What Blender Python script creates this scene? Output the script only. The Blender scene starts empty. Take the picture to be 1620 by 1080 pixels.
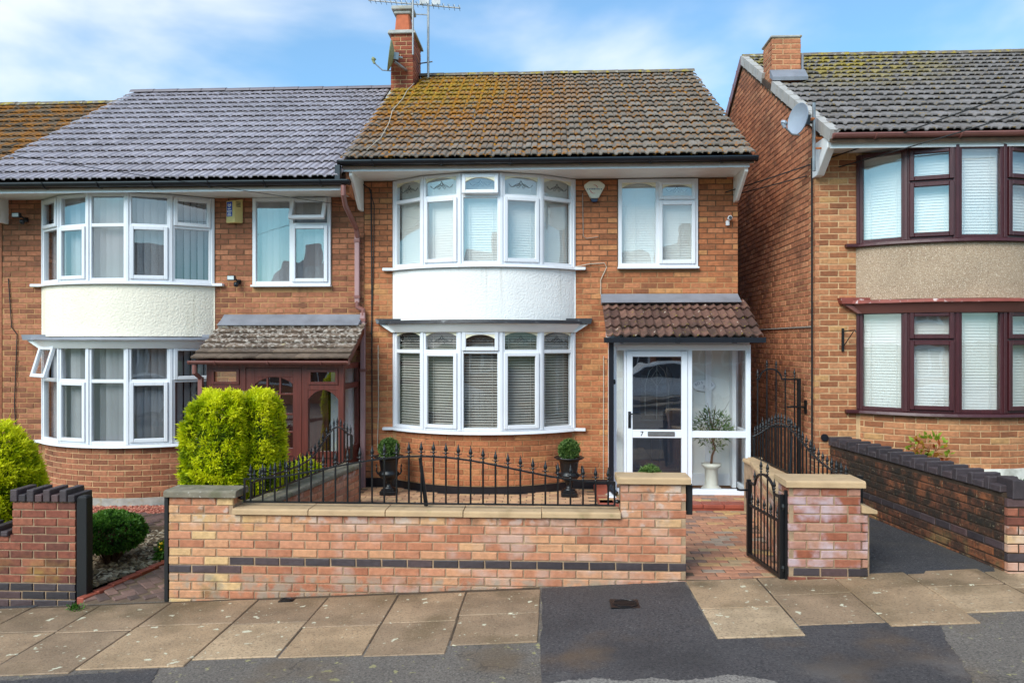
import bpy, math, random
import numpy as np
from mathutils import Matrix, Vector, noise as mnoise

sc = bpy.context.scene
COL = sc.collection
RND = random.Random(7)
PI = math.pi

# ------------------------------------------------------------------ camera
cam = bpy.data.objects.new('camera', bpy.data.cameras.new('camera'))
COL.objects.link(cam)
cam.location = (0, 0, 2.1)
cam.rotation_euler = (PI/2, 0, math.atan(60/1220))
cam.data.sensor_width = 36
cam.data.lens = 36*1220/1620
cam.data.clip_end = 3000
sc.camera = cam

# ------------------------------------------------------------------ sky, sun, exposure
SUN_EL, SUN_AZ = math.radians(37), math.radians(212)     # azimuth from +Y, clockwise: high, behind the camera, a little left
w = bpy.data.worlds.new('World'); sc.world = w; w.use_nodes = True
nt = w.node_tree; nt.nodes.clear()
def wn(t): return nt.nodes.new(t)
out = wn('ShaderNodeOutputWorld'); bg = wn('ShaderNodeBackground')
sky = wn('ShaderNodeTexSky'); sky.sky_type = 'NISHITA'; sky.sun_disc = False
sky.sun_elevation = SUN_EL; sky.sun_rotation = SUN_AZ
sky.air_density = 1.0; sky.dust_density = 1.2; sky.ozone_density = 1.2
tc = wn('ShaderNodeTexCoord'); mp = wn('ShaderNodeMapping')
mp.inputs['Scale'].default_value = (1.0, 1.0, 1.9); mp.inputs['Location'].default_value = (4.66, 4.93, 2.91)
n1 = wn('ShaderNodeTexNoise'); n1.inputs['Scale'].default_value = 2.3; n1.inputs['Detail'].default_value = 6; n1.inputs['Roughness'].default_value = .46
n1.inputs['Distortion'].default_value = .25
cr = wn('ShaderNodeValToRGB'); cr.color_ramp.elements[0].position = .44; cr.color_ramp.elements[1].position = .68
cr.color_ramp.interpolation = 'EASE'
cr.color_ramp.elements[0].color = (.15, .15, .15, 1); cr.color_ramp.elements[1].color = (.97, .97, .97, 1)
mx = wn('ShaderNodeMixRGB'); mx.inputs['Color2'].default_value = (4.1, 4.3, 4.55, 1)
sk = wn('ShaderNodeMixRGB'); sk.blend_type = 'MULTIPLY'; sk.inputs['Fac'].default_value = 1; sk.inputs['Color2'].default_value = (.31, .70, .86, 1)
nt.links.new(tc.outputs['Generated'], mp.inputs[0]); nt.links.new(mp.outputs[0], n1.inputs['Vector'])
nt.links.new(n1.outputs['Fac'], cr.inputs[0]); nt.links.new(cr.outputs[0], mx.inputs['Fac'])
nt.links.new(sky.outputs[0], sk.inputs['Color1']); nt.links.new(sk.outputs[0], mx.inputs['Color1'])
nt.links.new(mx.outputs[0], bg.inputs['Color']); bg.inputs['Strength'].default_value = .105
nt.links.new(bg.outputs[0], out.inputs[0])

sun = bpy.data.objects.new('sun', bpy.data.lights.new('sun', 'SUN')); COL.objects.link(sun)
sun.data.energy = 1.4; sun.data.angle = math.radians(36); sun.data.color = (1, .96, .9)
sd = Vector((math.sin(SUN_AZ)*math.cos(SUN_EL), math.cos(SUN_AZ)*math.cos(SUN_EL), math.sin(SUN_EL)))
sun.rotation_euler = (-sd).to_track_quat('-Z', 'Y').to_euler(); sun.location = sd*40

vs = sc.view_settings
vs.view_transform = 'Standard'; vs.look = 'None'; vs.gamma = 1; vs.exposure = 1.36; vs.use_curve_mapping = False

# ------------------------------------------------------------------ materials
def lin(r, g, b):
    def q(x):
        x /= 255.
        return x/12.92 if x <= .04045 else ((x+.055)/1.055)**2.4
    return (q(r), q(g), q(b), 1)
MATS = {}
def M(name, col, rough=.6, var=.12, scale=6, bump=0., bscale=80, metal=0., ramp=None, layers=(), spec=.5, bdist=.01, stretch=None, emit=None):
    """procedural material: colour (or a ramp over the 'tone' attribute), mottling noise in world space, overlay layers, bump"""
    m = bpy.data.materials.new(name); m.use_nodes = True; MATS[name] = m
    t = m.node_tree; N = t.nodes; L = t.links
    b = N['Principled BSDF']; b.inputs['Roughness'].default_value = rough; b.inputs['Metallic'].default_value = metal
    b.inputs['Specular IOR Level'].default_value = spec
    geo = N.new('ShaderNodeNewGeometry'); pos = geo.outputs['Position']
    if stretch:
        mpn = N.new('ShaderNodeMapping'); mpn.inputs['Scale'].default_value = stretch; L.new(pos, mpn.inputs[0]); pos = mpn.outputs[0]
    def nz(sc_, det=4):
        n = N.new('ShaderNodeTexNoise'); n.inputs['Scale'].default_value = sc_; n.inputs['Detail'].default_value = det
        L.new(pos, n.inputs['Vector']); return n.outputs['Fac']
    if ramp:
        at = N.new('ShaderNodeAttribute'); at.attribute_name = 'tone'
        r = N.new('ShaderNodeValToRGB'); e = r.color_ramp.elements
        while len(e) < len(ramp): e.new(.5)
        for i, (p, c) in enumerate(ramp): e[i].position = p; e[i].color = c
        L.new(at.outputs['Fac'], r.inputs[0]); c = r.outputs[0]
    else:
        rgb = N.new('ShaderNodeRGB'); rgb.outputs[0].default_value = col; c = rgb.outputs[0]
    if var:
        mr = N.new('ShaderNodeMapRange'); mr.inputs[1].default_value = .3; mr.inputs[2].default_value = .7
        mr.inputs[3].default_value = 1-var; mr.inputs[4].default_value = 1+var
        L.new(nz(scale), mr.inputs[0])
        mm = N.new('ShaderNodeMixRGB'); mm.blend_type = 'MULTIPLY'; mm.inputs['Fac'].default_value = 1
        L.new(c, mm.inputs['Color1']); L.new(mr.outputs[0], mm.inputs['Color2']); c = mm.outputs[0]
    for ly in layers:
        lc, ls, lo, hi, am = ly[:5]
        mr = N.new('ShaderNodeMapRange'); mr.interpolation_type = 'SMOOTHSTEP'
        mr.inputs[1].default_value = lo; mr.inputs[2].default_value = hi; mr.inputs[3].default_value = 0; mr.inputs[4].default_value = am
        if len(ly) > 6 and ly[6] == 'vor':
            v = N.new('ShaderNodeTexVoronoi'); v.inputs['Scale'].default_value = ls; L.new(pos, v.inputs['Vector']); L.new(v.outputs['Distance'], mr.inputs[0])
        elif len(ly) > 6 and ly[6] == 'crack':      # thin wandering lines
            wn_ = N.new('ShaderNodeTexNoise'); wn_.inputs['Scale'].default_value = 5; wn_.inputs['Detail'].default_value = 5; L.new(pos, wn_.inputs['Vector'])
            va = N.new('ShaderNodeVectorMath'); va.operation = 'MULTIPLY_ADD'; va.inputs[1].default_value = (.35, .35, .35); L.new(wn_.outputs['Color'], va.inputs[0]); L.new(pos, va.inputs[2])
            v = N.new('ShaderNodeTexVoronoi'); v.feature = 'DISTANCE_TO_EDGE'; v.inputs['Scale'].default_value = ls; L.new(va.outputs[0], v.inputs['Vector']); L.new(v.outputs['Distance'], mr.inputs[0])
            mr.inputs[3].default_value = am; mr.inputs[4].default_value = 0
        elif len(ly) > 6 and ly[6] == 'streak':     # rain streaks run down the face
            sm = N.new('ShaderNodeMapping'); sm.inputs['Scale'].default_value = (1, 1, .07); L.new(pos, sm.inputs[0])
            n_ = N.new('ShaderNodeTexNoise'); n_.inputs['Scale'].default_value = ls; n_.inputs['Detail'].default_value = 5; L.new(sm.outputs[0], n_.inputs['Vector']); L.new(n_.outputs['Fac'], mr.inputs[0])
        else:
            L.new(nz(ls, 5), mr.inputs[0])
        fac = mr.outputs[0]
        if len(ly) > 5 and ly[5]:           # where: (axis, a, b) ramps the layer in along a world axis; (x,y,z,r0,r1) fades with distance
            wv = ly[5]
            m2 = N.new('ShaderNodeMapRange'); m2.interpolation_type = 'SMOOTHSTEP'
            if len(wv) == 3:
                sp = N.new('ShaderNodeSeparateXYZ'); L.new(geo.outputs['Position'], sp.inputs[0]); src = sp.outputs['XYZ'.index(wv[0])]
                lo2, hi2, a2, b2 = wv[1], wv[2], 0, 1
                if lo2 > hi2: lo2, hi2, a2, b2 = hi2, lo2, 1, 0
            else:
                vd = N.new('ShaderNodeVectorMath'); vd.operation = 'DISTANCE'; L.new(geo.outputs['Position'], vd.inputs[0]); vd.inputs[1].default_value = wv[:3]
                src = vd.outputs['Value']; lo2, hi2, a2, b2 = wv[3], wv[4], 1, 0
            m2.inputs[1].default_value = lo2; m2.inputs[2].default_value = hi2; m2.inputs[3].default_value = a2; m2.inputs[4].default_value = b2
            L.new(src, m2.inputs[0])
            mu = N.new('ShaderNodeMath'); mu.operation = 'MULTIPLY'; L.new(fac, mu.inputs[0]); L.new(m2.outputs[0], mu.inputs[1]); fac = mu.outputs[0]
        mm = N.new('ShaderNodeMixRGB'); mm.inputs['Color2'].default_value = lc
        L.new(fac, mm.inputs['Fac']); L.new(c, mm.inputs['Color1']); c = mm.outputs[0]
    L.new(c, b.inputs['Base Color'])
    if bump:
        bp = N.new('ShaderNodeBump'); bp.inputs['Strength'].default_value = bump; bp.inputs['Distance'].default_value = bdist
        L.new(nz(bscale, 6), bp.inputs['Height']); L.new(bp.outputs[0], b.inputs['Normal'])
    return m
def glass(name, tint, refl=.09, rough=.0):
    m = bpy.data.materials.new(name); m.use_nodes = True; MATS[name] = m
    t = m.node_tree; N = t.nodes; L = t.links; N.clear()
    o = N.new('ShaderNodeOutputMaterial'); tr = N.new('ShaderNodeBsdfTransparent'); gl = N.new('ShaderNodeBsdfGlossy'); mxs = N.new('ShaderNodeMixShader')
    tr.inputs[0].default_value = tint; gl.inputs['Roughness'].default_value = rough; gl.inputs[0].default_value = (1, 1, 1, 1)
    gi = N.new('ShaderNodeNewGeometry'); dt = N.new('ShaderNodeVectorMath'); dt.operation = 'DOT_PRODUCT'
    L.new(gi.outputs['Incoming'], dt.inputs[0]); L.new(gi.outputs['Normal'], dt.inputs[1])
    def mth(op, a, b=None):
        n_ = N.new('ShaderNodeMath'); n_.operation = op
        for i_, v_ in enumerate((a, b)):
            if v_ is None: continue
            if isinstance(v_, (int, float)): n_.inputs[i_].default_value = v_
            else: L.new(v_, n_.inputs[i_])
        return n_.outputs[0]
    sch = mth('POWER', mth('SUBTRACT', 1., mth('ABSOLUTE', dt.outputs['Value'])), 5.)      # same from both sides of the pane
    ad = N.new('ShaderNodeMath'); ad.inputs[1].default_value = refl; ad.use_clamp = True
    # double glazing is never quite flat: a faint ripple in the reflections
    g = N.new('ShaderNodeNewGeometry'); nz = N.new('ShaderNodeTexNoise'); nz.inputs['Scale'].default_value = 1.6; L.new(g.outputs['Position'], nz.inputs['Vector'])
    bp = N.new('ShaderNodeBump'); bp.inputs['Strength'].default_value = .12; bp.inputs['Distance'].default_value = .02; L.new(nz.outputs['Fac'], bp.inputs['Height'])
    L.new(bp.outputs[0], gl.inputs['Normal'])
    L.new(sch, ad.inputs[0]); L.new(ad.outputs[0], mxs.inputs[0]); L.new(tr.outputs[0], mxs.inputs[1]); L.new(gl.outputs[0], mxs.inputs[2])
    L.new(mxs.outputs[0], o.inputs[0]); return m

WHITE_SALT = (lin(205, 195, 185), 7, .56, .72, .55)
M('brick_main', None, .85, .2, 25, .5, 120, ramp=[(0, lin(138, 83, 52)), (.2, lin(162, 97, 60)), (.5, lin(174, 106, 67)), (.85, lin(184, 117, 78)), (1, lin(186, 130, 80))],
  layers=[(lin(104, 62, 42), 3, .52, .75, .5), (lin(205, 140, 95), 45, .6, .8, .35)])
M('brick_left', None, .85, .2, 25, .5, 120, ramp=[(0, lin(122, 75, 52)), (.3, lin(148, 91, 63)), (.6, lin(162, 100, 70)), (1, lin(174, 114, 82))],
  layers=[(lin(92, 58, 42), 3, .5, .75, .5)])
M('brick_right', None, .85, .2, 25, .5, 120, ramp=[(0, lin(134, 80, 50)), (.3, lin(160, 100, 64)), (.6, lin(174, 112, 74)), (.85, lin(184, 126, 86)), (1, lin(184, 138, 88))],
  layers=[(lin(80, 46, 30), 3, .55, .78, .45)])
M('brick_side', None, .85, .2, 25, .5, 120, ramp=[(0, lin(146, 88, 60)), (.4, lin(174, 108, 74)), (.8, lin(188, 120, 84)), (1, lin(194, 132, 94))],
  layers=[(lin(84, 50, 34), 1.6, .45, .75, .6)])
M('brick_garden', None, .85, .16, 25, .5, 110, ramp=[(0, lin(162, 100, 72)), (.3, lin(182, 118, 86)), (.55, lin(194, 132, 99)), (.8, lin(202, 148, 108)), (1, lin(206, 168, 118))],
  layers=[(lin(196, 170, 156), 4, .48, .7, .6, ('X', -2.9, -1.5)), (lin(206, 196, 186), 9, .5, .64, .55, ('Z', .42, .56)), (lin(84, 54, 40), 7, .56, .7, .5, ('Z', .40, .56)), (lin(200, 172, 104), 3, .52, .72, .45, (-3.0, 6.7, .1, .3, .9)), (lin(156, 142, 124), 9, .44, .62, .75, ('Z', .08, .0)),
          (lin(96, 96, 56), 5, .54, .70, .5, ('Z', .05, -.02))])
M('brick_pier', None, .85, .16, 25, .5, 110, ramp=[(0, lin(140, 76, 50)), (.4, lin(158, 96, 72)), (.7, lin(166, 116, 98)), (1, lin(176, 128, 104))],
  layers=[(lin(196, 178, 184), 5, .44, .66, .7)])
M('brick_chimney', None, .85, .2, 25, .5, 110, ramp=[(0, lin(118, 56, 38)), (.5, lin(150, 74, 48)), (1, lin(170, 96, 62))])
M('brick_red', None, .85, .25, 20, .5, 110, ramp=[(0, lin(98, 56, 44)), (.5, lin(132, 72, 54)), (1, lin(152, 92, 68))],
  layers=[(lin(150, 128, 50), 5, .42, .7, .65, ('Z', .2, -.1))])
M('brick_mossy', None, .95, .3, 14, .9, 90, ramp=[(0, lin(62, 38, 26)), (.5, lin(96, 54, 34)), (1, lin(134, 78, 46))],
  layers=[(lin(36, 29, 20), 5, .36, .58, .9, ('Z', .25, .55)), (lin(30, 25, 17), 18, .46, .60, .6), (lin(140, 124, 96), 38, .62, .72, .6), (lin(150, 128, 80), 4, .5, .7, .5, ('Z', .4, .2))])
M('brick_blue', None, .6, .2, 20, .3, 110, ramp=[(0, lin(50, 42, 44)), (.6, lin(68, 57, 59)), (1, lin(88, 64, 62))])
M('mortar', lin(112, 80, 56), .95, .2, 10, .6, 160, layers=[(lin(182, 136, 92), 5, .2, .5, .9, ('Z', 3.3, 2.8))])
M('mortar_pale', lin(198, 160, 118), .95, .2, 10, .6, 160)
M('mortar_garden', lin(164, 136, 108), .95, .25, 12, .6, 160)
M('mortar_dark', lin(70, 52, 38), .95, .3, 12, .6, 160)
M('white_plastic', lin(226, 226, 230), .32, .03, 3, layers=[(lin(176, 168, 154), 14, .60, .80, .30, None, 'streak')])
M('white_plastic_aged', lin(236, 235, 233), .35, .05, 3)
M('cream_bead', lin(236, 226, 196), .4, .04, 6)
M('white_alu', lin(232, 234, 240), .3, .03, 3)
M('soffit_white', lin(236, 232, 226), .4, .06, 2.5, layers=[(lin(190, 170, 150), 3, .6, .8, .25)])
M('rosewood', lin(66, 26, 30), .38, .18, 3, .15, 60, stretch=(12, 12, 1), layers=[(lin(104, 52, 50), 9, .5, .8, .4)])
M('mahogany', lin(92, 38, 28), .4, .25, 3, .2, 60, stretch=(14, 14, 1))
M('black_plastic', lin(26, 27, 33), .3, .1, 4)
M('brown_plastic', lin(132, 84, 76), .4, .1, 3)
M('pink_plastic', lin(168, 130, 128), .45, .08, 3)
M('black_iron', lin(16, 16, 18), .38, .2, 30, .15, 200)
M('black_timber', lin(20, 19, 20), .6, .2, 20, .3, 60, stretch=(8, 8, 1))
M('render_white', lin(236, 233, 230), .9, .05, 2, .6, 42, bdist=.016, layers=[(lin(196, 186, 172), 2.2, .6, .8, .35), (lin(186, 176, 160), 10, .55, .75, .4, None, 'streak')])
M('render_cream', lin(238, 227, 208), .9, .05, 2, .7, 36, bdist=.018, layers=[(lin(188, 178, 152), 9, .55, .75, .35, None, 'streak')])
M('pebbledash', lin(176, 150, 124), .95, .1, 3, 1.0, 130, bdist=.014, layers=[(lin(226, 206, 182), 95, .54, .62, .75), (lin(112, 86, 70), 80, .58, .66, .7)])
M('lead', lin(128, 130, 138), .55, .15, 5, .2, 30)
M('lead_black', lin(44, 44, 48), .5, .2, 8, .3, 30, layers=[(lin(150, 150, 152), 9, .6, .7, .5)])
M('lead_red', lin(132, 62, 50), .6, .2, 8, .3, 30, layers=[(lin(210, 190, 184), 14, .58, .66, .8)])
MOSS1, MOSS2, MOSS3 = lin(160, 100, 8), lin(146, 114, 14), lin(158, 136, 34)
M('tile_moss', None, .85, .15, 18, .5, 120, ramp=[(0, lin(108, 97, 86)), (.5, lin(119, 108, 97)), (1, lin(130, 119, 108))],
  layers=[(MOSS1, 9, .43, .54, .95, (-1.8, 12.5, 6.0, .8, 3.2)), (MOSS1, 13, .55, .63, .85), (MOSS2, 6, .38, .52, .95, (-2.0, 13.1, 6.4, .4, 1.9)), (lin(205, 196, 160), 16, .66, .74, .7)])
M('tile_new', None, .34, .1, 9, .15, 120, ramp=[(0, lin(152, 143, 148)), (.5, lin(162, 153, 158)), (1, lin(172, 163, 169))], spec=.5,
  layers=[(lin(116, 109, 112), 2.2, .50, .75, .5), (lin(132, 122, 126), 8, .60, .78, .25, None, 'streak')])
M('tile_right', None, .8, .15, 18, .5, 120, ramp=[(0, lin(108, 100, 96)), (.5, lin(118, 111, 108)), (1, lin(130, 122, 119))],
  layers=[(MOSS3, 7, .43, .56, .85, (4.4, 12.8, 6.6, .5, 2.6)), (MOSS2, 12, .60, .68, .7)])
M('tile_far', None, .85, .15, 18, .5, 120, ramp=[(0, lin(84, 68, 50)), (1, lin(118, 100, 80))], layers=[(MOSS1, 5, .42, .58, .85), (lin(170, 158, 130), 9, .6, .7, .6, ('Z', 6.3, 6.55))])
M('tile_porch', None, .85, .2, 14, .5, 120, ramp=[(0, lin(84, 58, 50)), (.5, lin(106, 74, 63)), (1, lin(126, 90, 76))],
  layers=[(lin(62, 46, 38), 5, .38, .62, .8, ('Z', 2.5, 2.2)), (lin(150, 130, 40), 26, .62, .7, .7), (lin(214, 200, 180), 14, .68, .72, .9)])
M('tile_brown', None, .9, .2, 14, .5, 120, ramp=[(0, lin(88, 72, 60)), (1, lin(122, 102, 86))],
  layers=[(lin(204, 192, 180), 22, .5, .6, .8, ('Z', 1.95, 2.1)), (lin(210, 198, 150), 7, .7, .73, .9)])
M('moss', None, .95, .3, 40, .8, 200, ramp=[(0, lin(132, 78, 8)), (.45, lin(166, 108, 14)), (.8, lin(160, 128, 26)), (1, lin(184, 160, 52))])
M('ridge_new', lin(118, 108, 112), .4, .1, 5)
M('ridge_old', lin(112, 100, 86), .85, .2, 12, .4, 90, layers=[(MOSS3, 10, .52, .62, .8), (lin(170, 164, 150), 14, .58, .66, .6)])
M('verge', lin(172, 166, 160), .7, .12, 6, .2, 90)
M('terracotta', lin(186, 98, 62), .8, .15, 8, .3, 90, layers=[(lin(56, 48, 40), 6, .5, .7, .6, ('Z', 7.7, 7.9))])
M('cement', lin(168, 164, 156), .9, .2, 10, .6, 80, layers=[(MOSS2, 8, .55, .68, .5)])
M('coping', lin(190, 158, 120), .85, .12, 6, .35, 140, layers=[(lin(150, 122, 84), 5, .55, .75, .5), (lin(120, 112, 60), 9, .62, .75, .4)])
M('coping_old', lin(128, 118, 100), .9, .2, 10, .5, 120, layers=[(lin(92, 90, 60), 7, .5, .66, .6), (lin(190, 182, 168), 30, .64, .7, .6)])
M('flag', None, .62, .2, 4, .6, 90, ramp=[(0, lin(138, 114, 90)), (.35, lin(158, 130, 102)), (.7, lin(170, 140, 108)), (1, lin(184, 156, 124))],
  layers=[(lin(100, 82, 54), 1.7, .48, .70, .65), (lin(80, 68, 46), 2.5, .42, .64, .6, ('Y', 6.1, 6.62)), (lin(104, 84, 62), 55, .52, .62, .5), (lin(168, 146, 118), 60, .58, .66, .45), (lin(214, 208, 180), 11, .665, .69, .85), (lin(204, 198, 172), 23, .69, .71, .8)], bdist=.006)
M('asphalt_old', lin(112, 102, 93), .88, .14, 2, .9, 240, bdist=.006, layers=[(lin(74, 67, 61), 60, .48, .58, .6), (lin(152, 142, 130), 75, .57, .65, .55), (lin(178, 168, 108), 16, .63, .69, .6), (lin(106, 84, 58), 1.3, .52, .70, .6), (lin(52, 47, 42), .8, .0, .009, .5, None, 'crack')])
M('asphalt_new', lin(76, 70, 69), .72, .1, 2, .8, 260, bdist=.005, layers=[(lin(46, 43, 44), 52, .48, .58, .7), (lin(112, 106, 102), 66, .60, .66, .65), (lin(104, 80, 56), 1.5, .52, .70, .6, ('Y', 6.0, 5.2)), (lin(120, 112, 106), 2.2, .52, .66, .5, ('Y', 5.2, 4.7)), (lin(40, 36, 36), 1.1, .46, .7, .5)])
M('asphalt_drive', lin(64, 62, 64), .85, .12, 2, .9, 240, bdist=.006, layers=[(lin(40, 38, 40), 52, .48, .58, .75), (lin(122, 120, 118), 66, .62, .68, .6), (lin(84, 78, 70), 1.8, .52, .7, .5)])
M('asphalt_worn', lin(132, 123, 115), .9, .16, 5, .9, 90, bdist=.006, layers=[(lin(84, 78, 74), 60, .47, .58, .7), (lin(164, 154, 144), 75, .58, .66, .5)])
M('paver', None, .85, .16, 16, .5, 160, ramp=[(0, lin(132, 108, 96)), (.2, lin(158, 112, 86)), (.5, lin(176, 120, 92)), (.75, lin(186, 134, 102)), (.9, lin(184, 148, 98)), (1, lin(146, 132, 122))])
M('paver_tan', None, .85, .16, 16, .5, 160, ramp=[(0, lin(164, 122, 92)), (.5, lin(190, 146, 112)), (1, lin(204, 164, 118))])
M('paver_dark', None, .8, .2, 16, .5, 160, ramp=[(0, lin(86, 68, 62)), (.5, lin(112, 86, 78)), (1, lin(132, 100, 88))])
M('joint_sand', lin(104, 84, 66), .95, .2, 20, .4, 160)
M('quarry_red', lin(150, 74, 56), .55, .16, 8, .2, 100)
M('soil', lin(78, 62, 46), .95, .3, 10, .8, 60)
M('grass_ground', lin(92, 104, 58), .95, .3, 3, .8, 60)
M('gravel', None, .85, .2, 30, .4, 200, ramp=[(0, lin(70, 58, 44)), (.4, lin(118, 98, 74)), (.7, lin(154, 134, 108)), (1, lin(190, 174, 150))])
M('gravel_red', None, .85, .2, 30, .4, 200, ramp=[(0, lin(140, 72, 56)), (.5, lin(176, 102, 82)), (1, lin(204, 146, 122))])
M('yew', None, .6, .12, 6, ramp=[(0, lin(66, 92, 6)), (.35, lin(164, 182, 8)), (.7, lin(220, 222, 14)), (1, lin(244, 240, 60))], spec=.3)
M('yew_core', lin(64, 84, 18), .9, .3, 20)
M('shrub_leaf', None, .55, .12, 6, ramp=[(0, lin(34, 62, 18)), (.6, lin(66, 112, 34)), (1, lin(112, 154, 56))], spec=.4)
M('box_leaf', None, .5, .12, 6, ramp=[(0, lin(44, 70, 26)), (.6, lin(84, 118, 52)), (1, lin(150, 172, 98))], spec=.4)
M('autumn_leaf', None, .6, .1, 6, ramp=[(0, lin(150, 60, 40)), (.3, lin(170, 130, 40)), (.6, lin(120, 150, 40)), (1, lin(160, 180, 60))], spec=.3)
M('twig', lin(92, 64, 44), .9, .2, 20)
M('flower', lin(236, 190, 20), .6, .1, 20)
def leafy_mat(*names):
    for nm in names:                         # thin leaves let light through
        t = MATS[nm].node_tree; N = t.nodes; L = t.links; b = N['Principled BSDF']; o = [n for n in N if n.type == 'OUTPUT_MATERIAL'][0]
        tl = N.new('ShaderNodeBsdfTranslucent'); mxs = N.new('ShaderNodeMixShader'); mxs.inputs[0].default_value = .4
        L.new(b.inputs['Base Color'].links[0].from_socket, tl.inputs['Color']); L.new(b.outputs[0], mxs.inputs[1]); L.new(tl.outputs[0], mxs.inputs[2]); L.new(mxs.outputs[0], o.inputs[0])
leafy_mat('yew', 'shrub_leaf', 'box_leaf', 'autumn_leaf')
M('navy_door', lin(50, 56, 70), .35, .05, 3)
M('inner_wall', lin(222, 220, 216), .8, .03, 2)
M('inner_dark', lin(88, 80, 72), .9, .1, 2)
M('blind_white', lin(232, 232, 228), .6, .03, 3)
M('blind_grey', lin(186, 180, 172), .6, .05, 3)
M('blind_vertical', None, .8, .05, 3, ramp=[(0, lin(150, 150, 154)), (1, lin(186, 186, 190))])
M('motif', lin(92, 92, 92), .3, .1, 20, metal=.6)
M('chrome', lin(190, 190, 192), .2, .05, 10, metal=.9)
M('steel', lin(142, 142, 142), .4, .2, 12, metal=.7)
M('rust', lin(150, 84, 40), .9, .3, 30)
M('dish_grey', lin(150, 158, 170), .45, .1, 5)
M('dish_green', lin(138, 142, 104), .7, .2, 12)
M('alarm_cream', lin(226, 220, 200), .4, .05, 5)
M('alarm_yellow', lin(214, 190, 122), .45, .05, 5)
M('sign_blue', lin(46, 76, 176), .4, .05, 5)
M('navy_plastic', lin(20, 22, 60), .25, .05, 5)
M('red_print', lin(196, 50, 44), .5, .02, 5)
M('grey_print', lin(104, 112, 128), .5, .02, 5)
M('white_print', lin(238, 238, 238), .5, .02, 5)
M('black_print', lin(30, 30, 32), .5, .02, 5)
M('cable_black', lin(28, 26, 26), .6, .1, 5)
M('cable_grey', lin(150, 140, 130), .6, .1, 5)
M('cable_white', lin(190, 178, 160), .6, .1, 5)
M('plinth_white', lin(222, 218, 206), .9, .1, 6, .4, 40, layers=[(lin(130, 126, 110), 5, .5, .7, .6)])
M('pot_white', lin(224, 220, 206), .5, .05, 4)
M('lens', lin(200, 205, 205), .15, .02, 4)
M('car_paint', lin(226, 228, 230), .25, .02, 4)
M('tyre', lin(22, 22, 24), .8, .1, 20)
glass('glass', (.965, .97, .965, 1), .10)
glass('glass_dark', (.945, .95, .945, 1), .06)
glass('glass_door', (.9, .91, .92, 1), .13)
glass('glass_porch', (.97, .98, .98, 1), .05)

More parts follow.
